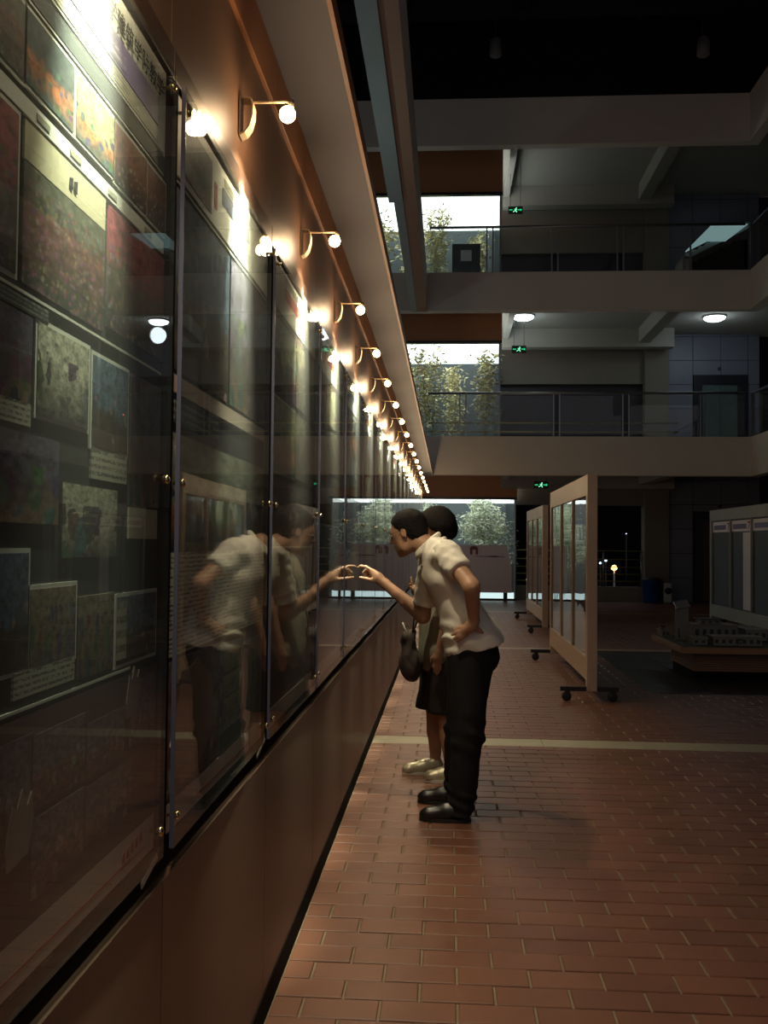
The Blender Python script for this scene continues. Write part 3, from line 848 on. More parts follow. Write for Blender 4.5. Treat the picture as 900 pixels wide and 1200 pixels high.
# night street beyond
def street_lamp(x, y, h, label, em):
    t = thing('street_lamp', label, 'street lamp', (x, y, -2.6))
    MB().tube([(x, y, -2.6), (x, y, h)], [.09, .05], 8).build('pole', M_steel, t)
    MB().lathe([(.05, 0), (.17, .08), (.20, .18), (.11, .30), (.03, .34)], (x, y, h), 'z', 12).build('lamp_globe', em, t)
street_lamp(10.3, 60.0, -.10, 'lit orange globe lamp on a post seen through the rear opening', emis('orange_lamp', (1.0, .42, .12), 6.0))
for n, (x, y, z, s) in enumerate([(9.45, 60, .35, .08), (9.95, 61, .50, .09), (4.6, 55, -.1, .09), (4.7, 56.5, -.6, .09), (11.4, 62, 2.2, .05)]):
    t = thing('distant_light', 'tiny distant white light in the night beyond the railing', 'light', (x, y, z), 'distant lights')
    MB().lathe([(.02, -s), (s * .9, -s * .4), (s, 0), (s * .9, s * .4), (.02, s)], (x, y, z), 'z', 8).build('lamp_globe', emis('distant_white_%d' % n, (.7, .85, 1.0), 1.6), t)
    MB().tube([(x, y, z), (x, y, -2.6)], .05, 6).build('pole', M_blacksteel, t)
backdrop = MB()  # black slope added so the bright world stays hidden behind the opening
backdrop.add([(-80, 118, -3), (140, 118, -3), (140, 140, 60), (-80, 140, 60), (-80, 150, -3), (140, 150, -3)], [(0, 1, 2, 3), (3, 2, 5, 4), (0, 3, 4), (1, 5, 2)])
tag(backdrop.build('night_backdrop', mat('night_black', (0.006, 0.006, 0.008), 1.0, spec=0.0), kind='structure'), 'black backdrop added beyond the opening to hide the bright world')
wr_ = bx(11.5, 11.7, -3.0, 26.0, 0, 13.0).build('wall_right', M_dark, kind='structure'); tag(wr_, 'dark outer wall of the right wing')
ground = bx(-40, 60, 31, 120, -2.8, -2.6).build('floor_outdoor', MATS['night_black'], kind='structure')

# ---- galleries: railings
def railing(name, label, z0, ht, xs, ya, low):
    t = thing(name, label, 'railing', (3.0, ya, z0))
    MB().tube([(-0.45, ya, z0 + ht), (RX - .05, ya, z0 + ht)], .03, 8).build('handrail', M_steel, t)
    for x in xs:
        for d in (0.0, .13):
            bx(x + d - .016, x + d + .016, ya - .02, ya + .02, z0, z0 + ht).build('post', M_steel, t)
    ends = [-0.45] + [v for x in xs for v in (x, x + .13)] + [RX - .05]
    for i in range(0, len(ends), 2):
        bx(ends[i] + .03, ends[i + 1] - .03, ya - .006, ya + .006, z0 + .06, z0 + ht - .06).build('glass_panel', M_glass, t)
    if low:
        for z in (z0 + .12, z0 + .31):
            MB().tube([(-0.45, ya + .06, z), (4.9, ya + .06, z)], .016, 6).build('low_rail', M_yellowrail, t)
    # return along the right wing
    MB().tube([(RX + .12, ya, z0 + ht), (RX + .12, 6.0, z0 + ht)], .03, 8).build('handrail', M_steel, t)
    bx(RX + .05, RX + .12, ya - .03, ya + .04, z0, z0 + ht).build('post', M_steel, t)
    for y in (18.2, 15.9, 13.6, 11.3):
        bx(RX + .10, RX + .14, y - .02, y + .02, z0, z0 + ht).build('post', M_steel, t)
        bx(RX + .115, RX + .125, y + .06, y + 2.2, z0 + .06, z0 + ht - .06).build('glass_panel', M_glass, t)
railing('gallery_railing', 'glass and steel railing with low brass rails on the first gallery', 3.735, .95, (0.24, 2.25, 3.72, 5.35), FY + .16, True)
railing('gallery_railing', 'glass and steel railing along the second gallery above', 7.29, 1.03, (0.80, 2.20, 3.60, 5.02), FY + .16, False)

# ---- lit stair flight on the top gallery
st = thing('stair_flight', 'dimly lit stair flight rising behind the second gallery railing', 'staircase', (6.5, 23.9, 7.25))
for i in range(9):
    xa = 5.75 + i * .17
    bx(xa, xa + .19, 23.6, 24.6, 8.52 + i * .085, 8.60 + i * .085).build('step', M_plasterceil, st)
MB().prism([(5.72, 8.50), (5.9, 8.50), (7.3, 9.20), (7.3, 9.34), (7.2, 9.34)], 'y', 23.55, 23.62).build('stringer', M_greybeam, st)
MB().prism([(5.72, 7.25), (5.9, 7.25), (5.9, 8.5), (5.72, 8.5)], 'y', 23.7, 24.5).build('support_wall', M_plaster, st)
MB().prism([(5.70, 8.58), (6.36, 9.26), (7.22, 9.26), (6.70, 8.86), (6.26, 8.86)], 'y', 23.46, 23.54).build('glow_wedge', emis('stair_glow', (.55, .85, .88), .30), st)  # self-lit wedge stands in for the light falling on the stairs

# ---- ceiling lamps
for n, (x, y, lab) in enumerate([(1.75, 22.65, 'glowing cool white dome lamp on the gallery ceiling near the exit sign'), (6.25, 22.85, 'glowing cool white dome lamp on the gallery ceiling before the lift')]):
    t = thing('ceiling_lamp', lab, 'ceiling lamp', (x, y, 6.86))
    MB().lathe([(.27, 6.86), (.27, 6.83), (.25, 6.825)], (x, y, 0), 'z', 20).build('lamp_base', M_whiteplastic, t)
    MB().lathe([(.25, 6.825), (.235, 6.79), (.17, 6.755), (.08, 6.74)], (x, y, 0), 'z', 20).build('diffuser', M_cool, t)
    ld = bpy.data.lights.new('lamp_glow', 'POINT'); ld.energy = HALL_LAMP; ld.color = (.80, .93, 1.0); ld.shadow_soft_size = .2
    lo = link(bpy.data.objects.new('lamp_glow', ld)); lo.parent = t; lo.location = (0, 0, -.38)

# ---- exit signs
for (x, y, z, zc, lab) in [(2.17, 22.5, 2.82, 3.33, 'green running man exit sign hanging over the ground floor'), (1.64, 22.5, 6.02, 6.86, 'green running man exit sign hanging in the first gallery'), (1.54, 22.5, 9.34, 10.5, 'green running man exit sign hanging in the top gallery')]:
    t = thing('exit_sign', lab, 'exit sign', (x, y, z))
    bx(x - .17, x + .17, y, y + .04, z - .085, z + .085).build('housing', M_exitdark, t)
    yf = y - .006
    bx(x - .165, x + .165, yf + .002, y, z - .08, z + .08).build('panel', M_exitdark, t)
    m = MB()
    # running figure
    def lim(a, b2, w): 
        d = Vector((b2[0] - a[0], 0, b2[1] - a[1])); nn = Vector((-d.z, 0, d.x)).normalized() * w
        m.obox((x + (a[0] + b2[0]) / 2, yf, z + (a[1] + b2[1]) / 2), d / 2, (0, .002, 0), nn)
    lim((.01, .02), (-.005, -.02), .012); lim((-.005, -.02), (-.03, -.03), .008); lim((-.03, -.03), (-.055, -.05), .008)
    lim((-.005, -.02), (.03, -.035), .008); lim((.03, -.035), (.025, -.06), .008); lim((.01, .02), (-.03, .015), .006); lim((.01, .02), (.04, .0), .006)
    m.obox((x + .02, yf, z + .042), (.013, 0, 0), (0, .002, 0), (0, 0, .013))
    m.build('running_figure', M_exitpic, t)
    m = MB()
    m.box(x - .145, x - .07, yf - .001, yf + .001, z - .012, z + .012)
    m.box(x + .06, x + .12, yf - .001, yf + .001, z - .012, z + .012)
    m.prism([(x + .115, z - .035), (x + .155, z), (x + .115, z + .035)], 'y', yf - .001, yf + .001)
    m.build('arrow', M_exit, t)
    for dx in (-.12, .12):
        MB().tube([(x + dx, y + .02, z + .085), (x + dx, y + .02, zc)], .006, 5).build('hanger', M_blacksteel, t)

# ---- light courts with bamboo (glass rooms at the left of the rear)
def court(n, zb, zt, zh, y0, y1, xr, lab):
    w = link(bpy.data.objects.new('window_%d' % n, None)); w.location = (xr - 1.0, y0, zb); tag(w, lab, None, None, 'structure')
    bx(-3.4, xr, y1, y1 + .1, zb - .2, zt + .4).build('rear_panel', M_courtwall, w)
    bx(-3.4, xr + .02, y0, y1, zb - .2, zb).build('court_floor', M_courtwall, w)
    bx(-3.4, xr, y0 + .1, y1, zt, zt + .05).build('luminous_ceiling', M_court, w)
    bx(-3.4, xr + .05, y0 - .06, y0 + .1, zt, zh).build('header_panel', M_header, w)
    bx(-3.4, xr + .05, y0 - .08, y0 + .04, zt - .06, zt).build('head_frame', M_doorframe, w)
    x = xr
    while x > -3.0:
        bx(max(x - 1.1, -3.4) + .01, x - .01, y0 - .006, y0 + .006, zb, zt - .06).build('pane', M_glass, w)
        x -= 1.1
    bx(xr - .006, xr + .006, y0 + .02, y1, zb, zt).build('side_pane', M_sideglass, w)
    bx(xr - .02, xr + .02, y0 - .02, y0 + .02, zb, zt - .06).build('corner_post', M_steel, w)
    return w
w1 = court(3, 0.02, 2.62, 3.32, 24.45, 28.0, 1.70, 'lit glass light court with a tree on the ground level')
w2 = court(4, 3.70, 6.02, 6.86, 21.6, 24.3, 1.14, 'lit glass light court with bamboo on the first gallery')
w3 = court(5, 7.25, 9.42, 10.5, 21.6, 24.2, 1.14, 'lit glass light court with bamboo on the top gallery')
bx(-3.2, 1.68, 24.36, 24.43, 0.045, 0.20).build('floor_glow', M_floorglow, w1)  # glowing strip stands in for the lit floor inside the court
bx(-3.3, 1.72, 24.30, 24.45, 0.0, 0.05).build('plinth', M_black, w1)
MB().tube([(-2.8, 21.75, 7.33), (0.78, 21.75, 7.33)], .02, 8).build('floor_tube', M_tubelight, w3)
bx(0.05, .70, 21.9, 21.93, 7.3, 8.35).build('notice_board', M_dark, w3)
bx(.25, .50, 21.88, 21.9, 7.95, 8.2).build('notice_sheet', M_signpanel, w3)

def foliage(name, parent, stems, leaves, spread, leaf, mt, seed, crown=None):
    rr = random.Random(seed)
    m = MB()
    for (p, d) in leaves:
        s = leaf * rr.uniform(.6, 1.3)
        u = Vector((rr.uniform(-1, 1), rr.uniform(-1, 1), rr.uniform(-.8, .5))).normalized()
        v = u.cross(Vector((rr.uniform(-1, 1), rr.uniform(-1, 1), rr.uniform(-1, 1)))).normalized()
        p = Vector(p)
        m.add([p, p + u * s * .5 + v * s * .16, p + u * s, p + u * s * .5 - v * s * .16], [(0, 1, 2, 3)])
    return m.build(name, mt, parent, kind='stuff')

def bamboo(x, y, z0, h, seed, label, group):
    rr = random.Random(seed)
    t = thing('bamboo', label, 'plant', (x, y, z0), group)
    leaves = []
    for i in range(4):
        bx_, by_ = x + rr.uniform(-.14, .14), y + rr.uniform(-.14, .14)
        lean = Vector((rr.uniform(-.12, .12), rr.uniform(-.1, .1), 0))
        hh = h * rr.uniform(.8, 1.0)
        pts = [Vector((bx_, by_, z0)) + Vector((0, 0, hh * k / 6)) + lean * (k / 6) ** 2 * 2 for k in range(7)]
        MB().tube(pts, [.014 - .0015 * k for k in range(7)], 6).build('stem', M_stem, t)
        for _ in range(190):
            u = rr.uniform(.25, 1.0)
            q = pts[min(5, int(u * 6))].lerp(pts[min(6, int(u * 6) + 1)], u * 6 % 1)
            leaves.append((q + Vector((rr.gauss(0, .11), rr.gauss(0, .10), rr.gauss(0, .08))), None))
    foliage('foliage', t, None, leaves, 1, .14, M_leaf, seed)
for i, x in enumerate((-1.9, -1.2, -.5, .15, .75)):
    bamboo(x, 22.15 + 1.1 * (i % 2), 3.70, 2.05 + .15 * (i % 3), 50 + i, 'pale bamboo clump inside the lit court of the first gallery', 'bamboo in the first gallery court')
for i, x in enumerate((-1.7, -.95, -.25, .72)):
    bamboo(x, 22.35 + 1.0 * (i % 2), 7.25, 1.9 + .2 * (i % 3), 70 + i, 'pale bamboo clump inside the lit court of the top gallery', 'bamboo in the top gallery court')

def tree(x, y, h, w, seed, label):
    rr = random.Random(seed)
    t = thing('court_tree', label, 'tree', (x, y, 0.02))
    MB().tube([(x, y, .02), (x + .02, y, h * .35), (x - .03, y, h * .7)], [.06, .045, .025], 8).build('trunk', M_bark, t)
    leaves = []
    for i in range(26):
        a = rr.uniform(0, 2 * PI); zz = rr.uniform(.32, .95) * h
        rad = w * math.sin(min(1, (1.05 - zz / h) * 1.5) * PI / 2)
        e = Vector((x + math.cos(a) * rad, y + math.sin(a) * rad * .8, zz + .1))
        s = Vector((x, y, zz - .25))
        MB().tube([s, s.lerp(e, .5) + Vector((0, 0, .04)), e], [.014, .009, .004], 5).build('branch', M_bark, t)
        for _ in range(190):
            u = rr.uniform(.15, 1.08)
            leaves.append((s.lerp(e, u) + Vector((rr.gauss(0, .10), rr.gauss(0, .10), rr.gauss(0, .09))), None))
    foliage('foliage', t, None, leaves, 1, .12, M_leafgrey, seed)
tree(.98, 25.6, 2.6, .74, 5, 'silvery leafy tree inside the lit ground court behind the grey sign')
tree(-.62, 26.6, 2.5, .55, 6, 'silvery leafy tree in the ground court, partly behind the two heads')
tree(-1.8, 25.8, 2.4, .6, 9, 'silvery leafy tree in the ground court beyond the end of the exhibition wall')

# grey sign in front of the ground court
sg = thing('sign_panel', 'large pale grey sign panel with a red emblem and one line of lettering', 'sign', (.65, 24.1, 0))
MB().prism([(-.45, .21), (1.60, .21), (1.60, .85), (1.48, 1.40), (-.45, 1.40)], 'y', 24.08, 24.14).build('panel', M_signpanel, sg)
MB().prism([(-.3, .0), (-.2, .0), (-.2, .22), (-.3, .22)], 'y', 24.09, 24.13).build('leg', M_blacksteel, sg)
MB().prism([(1.4, .0), (1.5, .0), (1.5, .22), (1.4, .22)], 'y', 24.09, 24.13).build('leg', M_blacksteel, sg)
bx(.70, 1.42, 24.072, 24.08, 1.06, 1.13).build('lettering', M_signtext, sg)
m = MB(); m.prism([(.56, 1.16), (.62, 1.16), (.62, 1.28), (.70, 1.28), (.70, 1.16), (.76, 1.16), (.76, 1.33), (.70, 1.37), (.60, 1.37), (.56, 1.33)], 'y', 24.07, 24.08)
m.build('emblem', mat('emblem_red', (.22, .06, .05), .5), sg)

# ---- left wing beams above the wall
bm_ = bx(-.69, -.494, -2.0, FY, 6.45, 7.29).build('trim_1', M_litplaster, kind='structure'); tag(bm_, 'long edge beam of the left wing running toward the rear')
bx(-.69, -.494, -2.0, FY, 6.435, 6.45).build('soffit_strip', M_brownbeam, bm_)
bx(-.90, -.692, -2.0, 13.8, 6.40, 6.56).build('soffit_panel', M_greybeam, bm_)
bx(-.83, -.692, 13.9, FY, 6.42, 6.56).build('soffit_panel', M_greybeam, bm_)
lw = bx(-3.6, -3.4, -3.0, FY + 1, 2.9, 13.0).build('wall_left_wing', mat('left_wing_red', (.10, .035, .03), .7), kind='structure'); tag(lw, 'dark red brown wall of the left wing')
# unseen lamp added in the left wing to wash the underside of that beam
t = thing('added_wall_lamp', 'unseen cool white lamp added on the left wing wall to light its beam', 'added lamp', (-3.38, 11.0, 4.9))
MB().lathe([(.15, -3.40), (.15, -3.37), (.13, -3.365)], (0, 11.0, 4.9), 'x', 18).build('lamp_base', M_whiteplastic, t)
MB().lathe([(.13, -3.365), (.12, -3.33), (.08, -3.30), (.02, -3.285)], (0, 11.0, 4.9), 'x', 18).build('diffuser', M_cool, t)
ld = bpy.data.lights.new('lamp_glow', 'POINT'); ld.energy = 40; ld.color = (.72, 1.0, .90); ld.shadow_soft_size = .1
lo = link(bpy.data.objects.new('lamp_glow', ld)); lo.parent = t; lo.location = (.25, 0, 0)
# ---- roof
rf = bx(-3.6, 11.5, -3.0, FY + .3, 13.0, 13.2).build('ceiling_roof', M_roof, kind='structure'); tag(rf, 'dark roof over the hall')
bx(-3.6, 11.5, FY + .0, FY + .3, 11.1, 13.0).build('wall_clerestory', M_roof, kind='structure')
for y in (7.5, 10.0, 12.5, 15.0, 17.5, 20.0):
    bx(-3.6, 11.5, y, y + .12, 12.6, 13.0).build('roof_beam', M_roofbeam, rf)
for x in (-1.0, 1.5, 4.0, 6.5):
    bx(x, x + .1, -3, FY, 12.75, 13.0).build('purlin', M_roofbeam, rf)
for n, (x, y, z) in enumerate([(.86, 18.4, 10.95), (4.62, 17.6, 10.45), (4.3, 15.5, 10.75), (.72, 15.6, 11.0)]):
    t = thing('pendant_lamp', 'unlit pale cylinder pendant lamp hanging from the dark roof', 'pendant lamp', (x, y, z), 'pendant lamps under the roof')
    MB().lathe([(.05, .34), (.11, .30), (.12, .0), (.10, -.02)], (x, y, z), 'z', 14).build('shade', M_pendant, t)
    MB().tube([(x, y, z + .33), (x, y, 13.0)], .008, 5).build('cord', M_blacksteel, t)
# right wing ground column and upper inner wall
co = bx(6.75, 7.15, 17.6, 18.0, 0, 11.0).build('wall_column', M_plaster, kind='structure'); tag(co, 'plain plaster column in the right wing')

# ================================================================== MOBILE DISPLAY STANDS
def stand(x, y0, y1, label, fm, npan=3, header=False, flip=1):
    t = thing('mobile_display_stand', label, 'display stand', (x, (y0 + y1) / 2, 0))
    hw = .045
    for y in (y0, y1 - .10):
        bx(x - hw, x + hw, y, y + .10, .10, 2.05).build('post', fm, t, bevel=.004)
    bx(x - hw, x + hw, y0 + .10, y1 - .10, 1.86, 2.05).build('top_rail', fm, t, bevel=.004)
    bx(x - hw, x + hw, y0 + .10, y1 - .10, .19, .40).build('bottom_rail', fm, t, bevel=.004)
    w = (y1 - y0 - .20) / npan
    for i in range(npan):
        a = y0 + .10 + i * w; b = a + w
        if i: bx(x - hw, x + hw, a - .022, a + .022, .40, 1.86).build('mullion', fm, t, bevel=.003)
        aa, bb = a + (.022 if i else 0), b - (.022 if i < npan - 1 else 0)
        pn = bx(x - .012, x + .012, aa, bb, .40, 1.86).build('print_panel', M_poster2 if header else M_poster, t)
        rr = random.Random(int(x * 10) + i)
        if header:
            bx(x - .016, x - .011, aa + .01, bb - .01, 1.66, 1.84).build('header', M_signpanel, pn)
            bx(x - .018, x - .015, aa + .28, bb - .08, 1.70, 1.78).build('title_band', M_violet, pn)
            m = MB(); 
            for (p, q) in (((aa + .22, 1.80), (aa + .08, 1.80)), ((aa + .10, 1.80), (aa + .18, 1.69))):
                d = Vector((0, q[0] - p[0], q[1] - p[1])); nn = Vector((0, -d.z, d.y)).normalized() * .014
                m.obox((x - .017, (p[0] + q[0]) / 2, (p[1] + q[1]) / 2), (.001, 0, 0), d / 2, nn)
            m.build('emblem', M_redprint, pn)
            if i == 1: bx(x - .016, x - .011, aa + .02, aa + .45, .42, 1.64).build('text_sheet', M_signpanel, pn)
        else:
            bx(x - .016, x - .011, aa + .03, bb - .03, 1.45, 1.82).build('photograph', PH[rr.randrange(9)], pn)
            bx(x - .016, x - .011, aa + .03, bb - .03, .95, 1.40).build('text_sheet', M_text, pn)
            bx(x - .016, x - .011, aa + .03, bb - .03, .45, .90).build('photograph', PH[rr.randrange(9)], pn)
        for s in (() if header else (-1, 1)):
            bx(x + s * .026, x + s * .030, aa, bb, .40, 1.86).build('glass_pane', M_standglass, t)
    for y in (y0 + .05, y1 - .05):
        bx(x - .28, x + .24, y - .03, y + .03, .095, .135).build('foot_bar', M_blacksteel, t, bevel=.004)
        for dx in (-.22, .19):
            c = MB().lathe([(.018, -.018), (.043, -.016), (.045, 0), (.043, .016), (.018, .018)], (x + dx, y, .045), 'y', 14).build('caster_wheel', M_rubber, t)
            bx(x + dx - .012, x + dx + .03, y - .026, y - .021, .04, .10).build('fork_plate', M_blacksteel, c)
            bx(x + dx - .012, x + dx + .03, y + .021, y + .026, .04, .10).build('fork_plate', M_blacksteel, c)
    return t
stand(1.30, 8.70, 11.85, 'pale framed wheeled display stand with three glazed panels, closest to the people', M_frame)
stand(1.555, 15.35, 18.45, 'pale framed wheeled display stand in line behind the first one', M_frame)
stand(4.70, 13.85, 17.35, 'grey wheeled display stand with red emblems and violet titles beyond the model table', M_framegrey, 3, True)

# ================================================================== MODEL TABLE
tb = thing('model_table', 'low wooden table with slatted base carrying an architectural model', 'table', (3.0, 11.2, 0))
X0, X1, Y0, Y1 = 2.60, 3.42, 10.32, 11.35
bx(X0 + .02, X1 - .02, Y0 + .02, Y1 - .02, 0, .09).build('plinth', M_black, tb)
bx(X0 + .012, X1 - .012, Y0 + .012, Y1 - .012, .09, .29).build('core', M_modeldark, tb)
for i in range(8):
    z = .092 + i * .0245
    m = MB(); m.box(X0, X1, Y0, Y0 + .012, z, z + .019); m.box(X0, X0 + .012, Y0 + .012, Y1, z, z + .019); m.box(X1 - .012, X1, Y0 + .012, Y1, z, z + .019); m.box(X0 + .012, X1 - .012, Y1 - .012, Y1, z, z + .019)
    m.build('slat', M_slat, tb)
bx(2.42, 3.62, 10.12, 11.55, .295, .36).build('table_top', M_tablewood, tb, bevel=.004)
bx(2.46, 3.58, 10.16, 11.51, .36, .366).build('turf_sheet', M_green, tb)
def model(label, boxes, name='model_building'):
    (x0, x1, y0, y1, z0, z1) = boxes[0]
    t = thing(name, label, 'building model', ((x0 + x1) / 2, (y0 + y1) / 2, z0))
    for i, (a, b, c, d, e, f) in enumerate(boxes):
        w = bx(a, b, c, d, e, f).build('block', M_model, t, bevel=.002)
        r_ = bx(a - .012, b + .012, c - .012, d + .012, f, f + .012).build('roof_slab', M_modeldark if i % 2 else M_model, t)
        n = max(2, int((b - a) / .07))
        for k in range(n):
            xa = a + (b - a) * (k + .25) / n
            bx(xa, xa + (b - a) / n * .5, c - .003, c + .002, e + (f - e) * .3, e + (f - e) * .75).build('window_strip', M_modeldark, w)
model('low pale model block with dark doorway at the front of the model table', [(2.80, 3.30, 10.30, 10.55, .366, .45), (3.05, 3.09, 10.285, 10.30, .366, .425)])
model('long pale model building with a dark roof in the middle of the model table', [(2.76, 3.24, 10.95, 11.3, .366, .52), (2.85, 3.08, 11.03, 11.22, .532, .58)])
model('small tan model block beside the front block on the model table', [(2.60, 2.75, 10.35, 10.6, .366, .43)])
model('grey model hall at the far right corner of the model table', [(3.32, 3.55, 10.9, 11.45, .366, .48)])
model('tiny white model pavilion on the left edge of the model table', [(2.47, 2.55, 11.2, 11.45, .366, .43), (2.48, 2.51, 11.27, 11.36, .442, .475)])
ps = thing('label_stand', 'pale upright label stand with a shiny slanted plate at the model table corner', 'label stand', (2.60, 10.85, .366))
bx(2.53, 2.67, 10.8, 10.84, .366, .74).build('upright', M_model, ps, bevel=.003)
MB().obox((2.60, 10.83, .765), (.075, 0, .012), (0, .07, .03), (0, -.002, .005)).build('slanted_plate', mat('shiny_plate', (.75, .78, .78), .12, metal=.6), ps)
bx(2.555, 2.57, 10.795, 10.80, .40, .50).build('printed_mark', M_modeldark, ps)

# bin and fan by the pier
t = thing('trash_bin', 'round blue plastic bin standing against the pier', 'bin', (5.12, 24.4, 0))
MB().lathe([(.19, 0), (.20, .02), (.24, .52), (.255, .53), (.255, .55), (.23, .555)], (5.12, 24.4, 0), 'z', 20).build('body', M_bin, t)
MB().lathe([(.262, .55), (.262, .58), (.20, .62), (.05, .64)], (5.12, 24.4, 0), 'z', 20).build('lid', M_modeldark, t)
t = thing('floor_fan', 'small white floor unit with a dark oval opening beside the blue bin', 'appliance', (5.50, 24.35, 0))
bx(5.40, 5.60, 24.3, 24.44, 0, .50).build('casing', M_whiteplastic, t, bevel=.03)
MB().lathe([(.02, -.02), (.085, -.02), (.085, 0.0)], (5.50, 24.305, .30), 'y', 16).build('opening', M_modeldark, t)

# ================================================================== PEOPLE (signed distance fields turned into meshes)
import openvdb
class SDF:
    def __init__(self, lo, hi, vox):
        self.lo = np.array(lo, float); self.vox = vox
        self.n = np.ceil((np.array(hi) - self.lo) / vox).astype(int) + 1
        self.a = np.full(self.n, 0.2, np.float32)
    def sub(self, blo, bhi):
        i0 = np.clip(np.floor((np.array(blo) - self.lo) / self.vox).astype(int), 0, self.n)
        i1 = np.clip(np.ceil((np.array(bhi) - self.lo) / self.vox).astype(int) + 1, 0, self.n)
        if np.any(i1 <= i0): return None, None
        g = np.meshgrid(*[self.lo[k] + self.vox * np.arange(i0[k], i1[k]) for k in range(3)], indexing='ij')
        return tuple(slice(i0[k], i1[k]) for k in range(3)), np.stack([x.astype(np.float32) for x in g], -1)
    def union(self, sl, d, k):
        o = self.a[sl]
        if k <= 0: self.a[sl] = np.minimum(o, d); return
        h = np.clip(.5 + .5 * (o - d) / k, 0, 1)
        self.a[sl] = o * (1 - h) + d * h - k * h * (1 - h)
    def subtract(self, sl, d, k):
        o = self.a[sl]; d = -d
        h = np.clip(.5 - .5 * (o - d) / k, 0, 1)
        self.a[sl] = o * (1 - h) + d * h + k * h * (1 - h)
    def cap(self, a, b, ra, rb, k=.02, neg=False):
        a = np.array(a, np.float32); b = np.array(b, np.float32); R = max(ra, rb) + k + 4 * self.vox
        sl, p = self.sub(np.minimum(a, b) - R, np.maximum(a, b) + R)
        if sl is None: return self
        ba = b - a
        t = np.clip(((p - a) @ ba) / max(float(ba @ ba), 1e-9), 0, 1)
        d = np.linalg.norm(p - a - t[..., None] * ba, axis=-1) - (ra + (rb - ra) * t)
        (self.subtract if neg else self.union)(sl, d, k)
        return self
    def chain(self, pts, rs, k=.012):
        for i in range(len(pts) - 1): self.cap(pts[i], pts[i + 1], rs[i], rs[i + 1], k)
        return self
    def ell(self, c, r, M=None, k=.03, neg=False):
        c = np.array(c, np.float32); r = np.array(r, np.float32); R = float(max(r)) + k + 4 * self.vox
        sl, p = self.sub(c - R, c + R)
        if sl is None: return self
        q = p - c
        if M is not None: q = q @ np.array(M, np.float32)      # columns of M = local axes
        k0 = np.linalg.norm(q / r, axis=-1); k1 = np.linalg.norm(q / (r * r), axis=-1)
        d = k0 * (k0 - 1) / np.maximum(k1, 1e-6)
        (self.subtract if neg else self.union)(sl, d, k)
        return self
    def cut(self, p0, nrm):
        nrm = np.array(nrm, float); nrm /= np.linalg.norm(nrm)
        sl, p = self.sub(self.lo, self.lo + self.vox * (self.n - 1))
        self.a = np.maximum(self.a, (p - np.array(p0, np.float32)) @ nrm.astype(np.float32))
        return self
    def fold(self, fn):
        sl, p = self.sub(self.lo, self.lo + self.vox * (self.n - 1))
        self.a = self.a + fn(p[..., 0], p[..., 1], p[..., 2]).astype(np.float32)
        return self
    def build(self, name, mt, parent, adapt=0.15):
        g = openvdb.FloatGrid(); g.background = 0.2
        w = 4 * self.vox
        g.copyFromArray(np.clip(self.a, -w, w).astype(np.float32) , tolerance=0)
        pts, tris, quads = g.convertToPolygons(isovalue=0.0, adaptivity=adapt)
        pts = np.array(pts, float) * self.vox + self.lo
        faces = [tuple(int(i) for i in f) for f in tris] + [tuple(int(i) for i in f) for f in quads]
        off = np.array(wloc(parent))
        me = bpy.data.meshes.new(name)
        me.from_pydata((pts - off).tolist(), [], faces)
        bm = bmesh.new(); bm.from_mesh(me)
        # keep only real shells, outward normals
        bmesh.ops.recalc_face_normals(bm, faces=bm.faces)
        bmesh.ops.smooth_vert(bm, verts=bm.verts, factor=.5, use_axis_x=True, use_axis_y=True, use_axis_z=True)
        if bm.calc_volume(signed=True) < 0: bmesh.ops.reverse_faces(bm, faces=bm.faces)
        bm.to_mesh(me); bm.free()
        for p in me.polygons: p.use_smooth = True
        me.materials.append(mt)
        o = link(bpy.data.objects.new(name, me)); o.parent = parent
        return o

def axes(fwd, up=(0, 0, 1)):
    f = Vector(fwd).normalized(); l = Vector(up).cross(f).normalized(); u = f.cross(l)
    return np.array([f, l, u], float).T        # columns: forward, left, up

def head_parts(s, C, M, sc=1.0):
    C = np.array(C)
    def L(x, y, z): return C + M @ (np.array([x, y, z]) * sc)
    s.ell(L(-.012, 0, .034), np.array((.097, .075, .084)) * sc, M, .01)
    s.ell(L(.030, 0, -.030), np.array((.060, .060, .080)) * sc, M, .03)
    s.cap(L(.02, -.03, -.075), L(.062, 0, -.096), .034 * sc, .022 * sc, .02)
    s.cap(L(.02, .03, -.075), L(.062, 0, -.096), .034 * sc, .022 * sc, .02)
    s.cap(L(.078, -.03, .020), L(.078, .03, .020), .012 * sc, .012 * sc, .012)
    for y in (-.031, .031): s.ell(L(.090, y, .002), np.array((.012, .015, .010)) * sc, M, .008, neg=True)
    s.cap(L(.088, 0, .012), L(.108, 0, -.026), .008 * sc, .0115 * sc, .008)
    s.cap(L(.094, -.010, -.030), L(.094, .010, -.030), .009 * sc, .009 * sc, .006)
    s.cap(L(.086, -.016, -.056), L(.086, .016, -.056), .008 * sc, .008 * sc, .006)
    s.cap(L(.083, -.014, -.070), L(.083, .014, -.070), .008 * sc, .008 * sc, .006)
    for y in (-1, 1):
        s.ell(L(.036, y * .046, -.018), np.array((.026, .016, .022)) * sc, M, .02)
        s.ell(L(-.008, y * .074, -.004), np.array((.018, .008, .031)) * sc, M, .006)
        s.ell(L(-.004, y * .083, .002), np.array((.010, .006, .018)) * sc, M, .004, neg=True)
    return L

def fingers(s, defs):
    for pts, rs in defs: s.chain(pts, rs, .006)

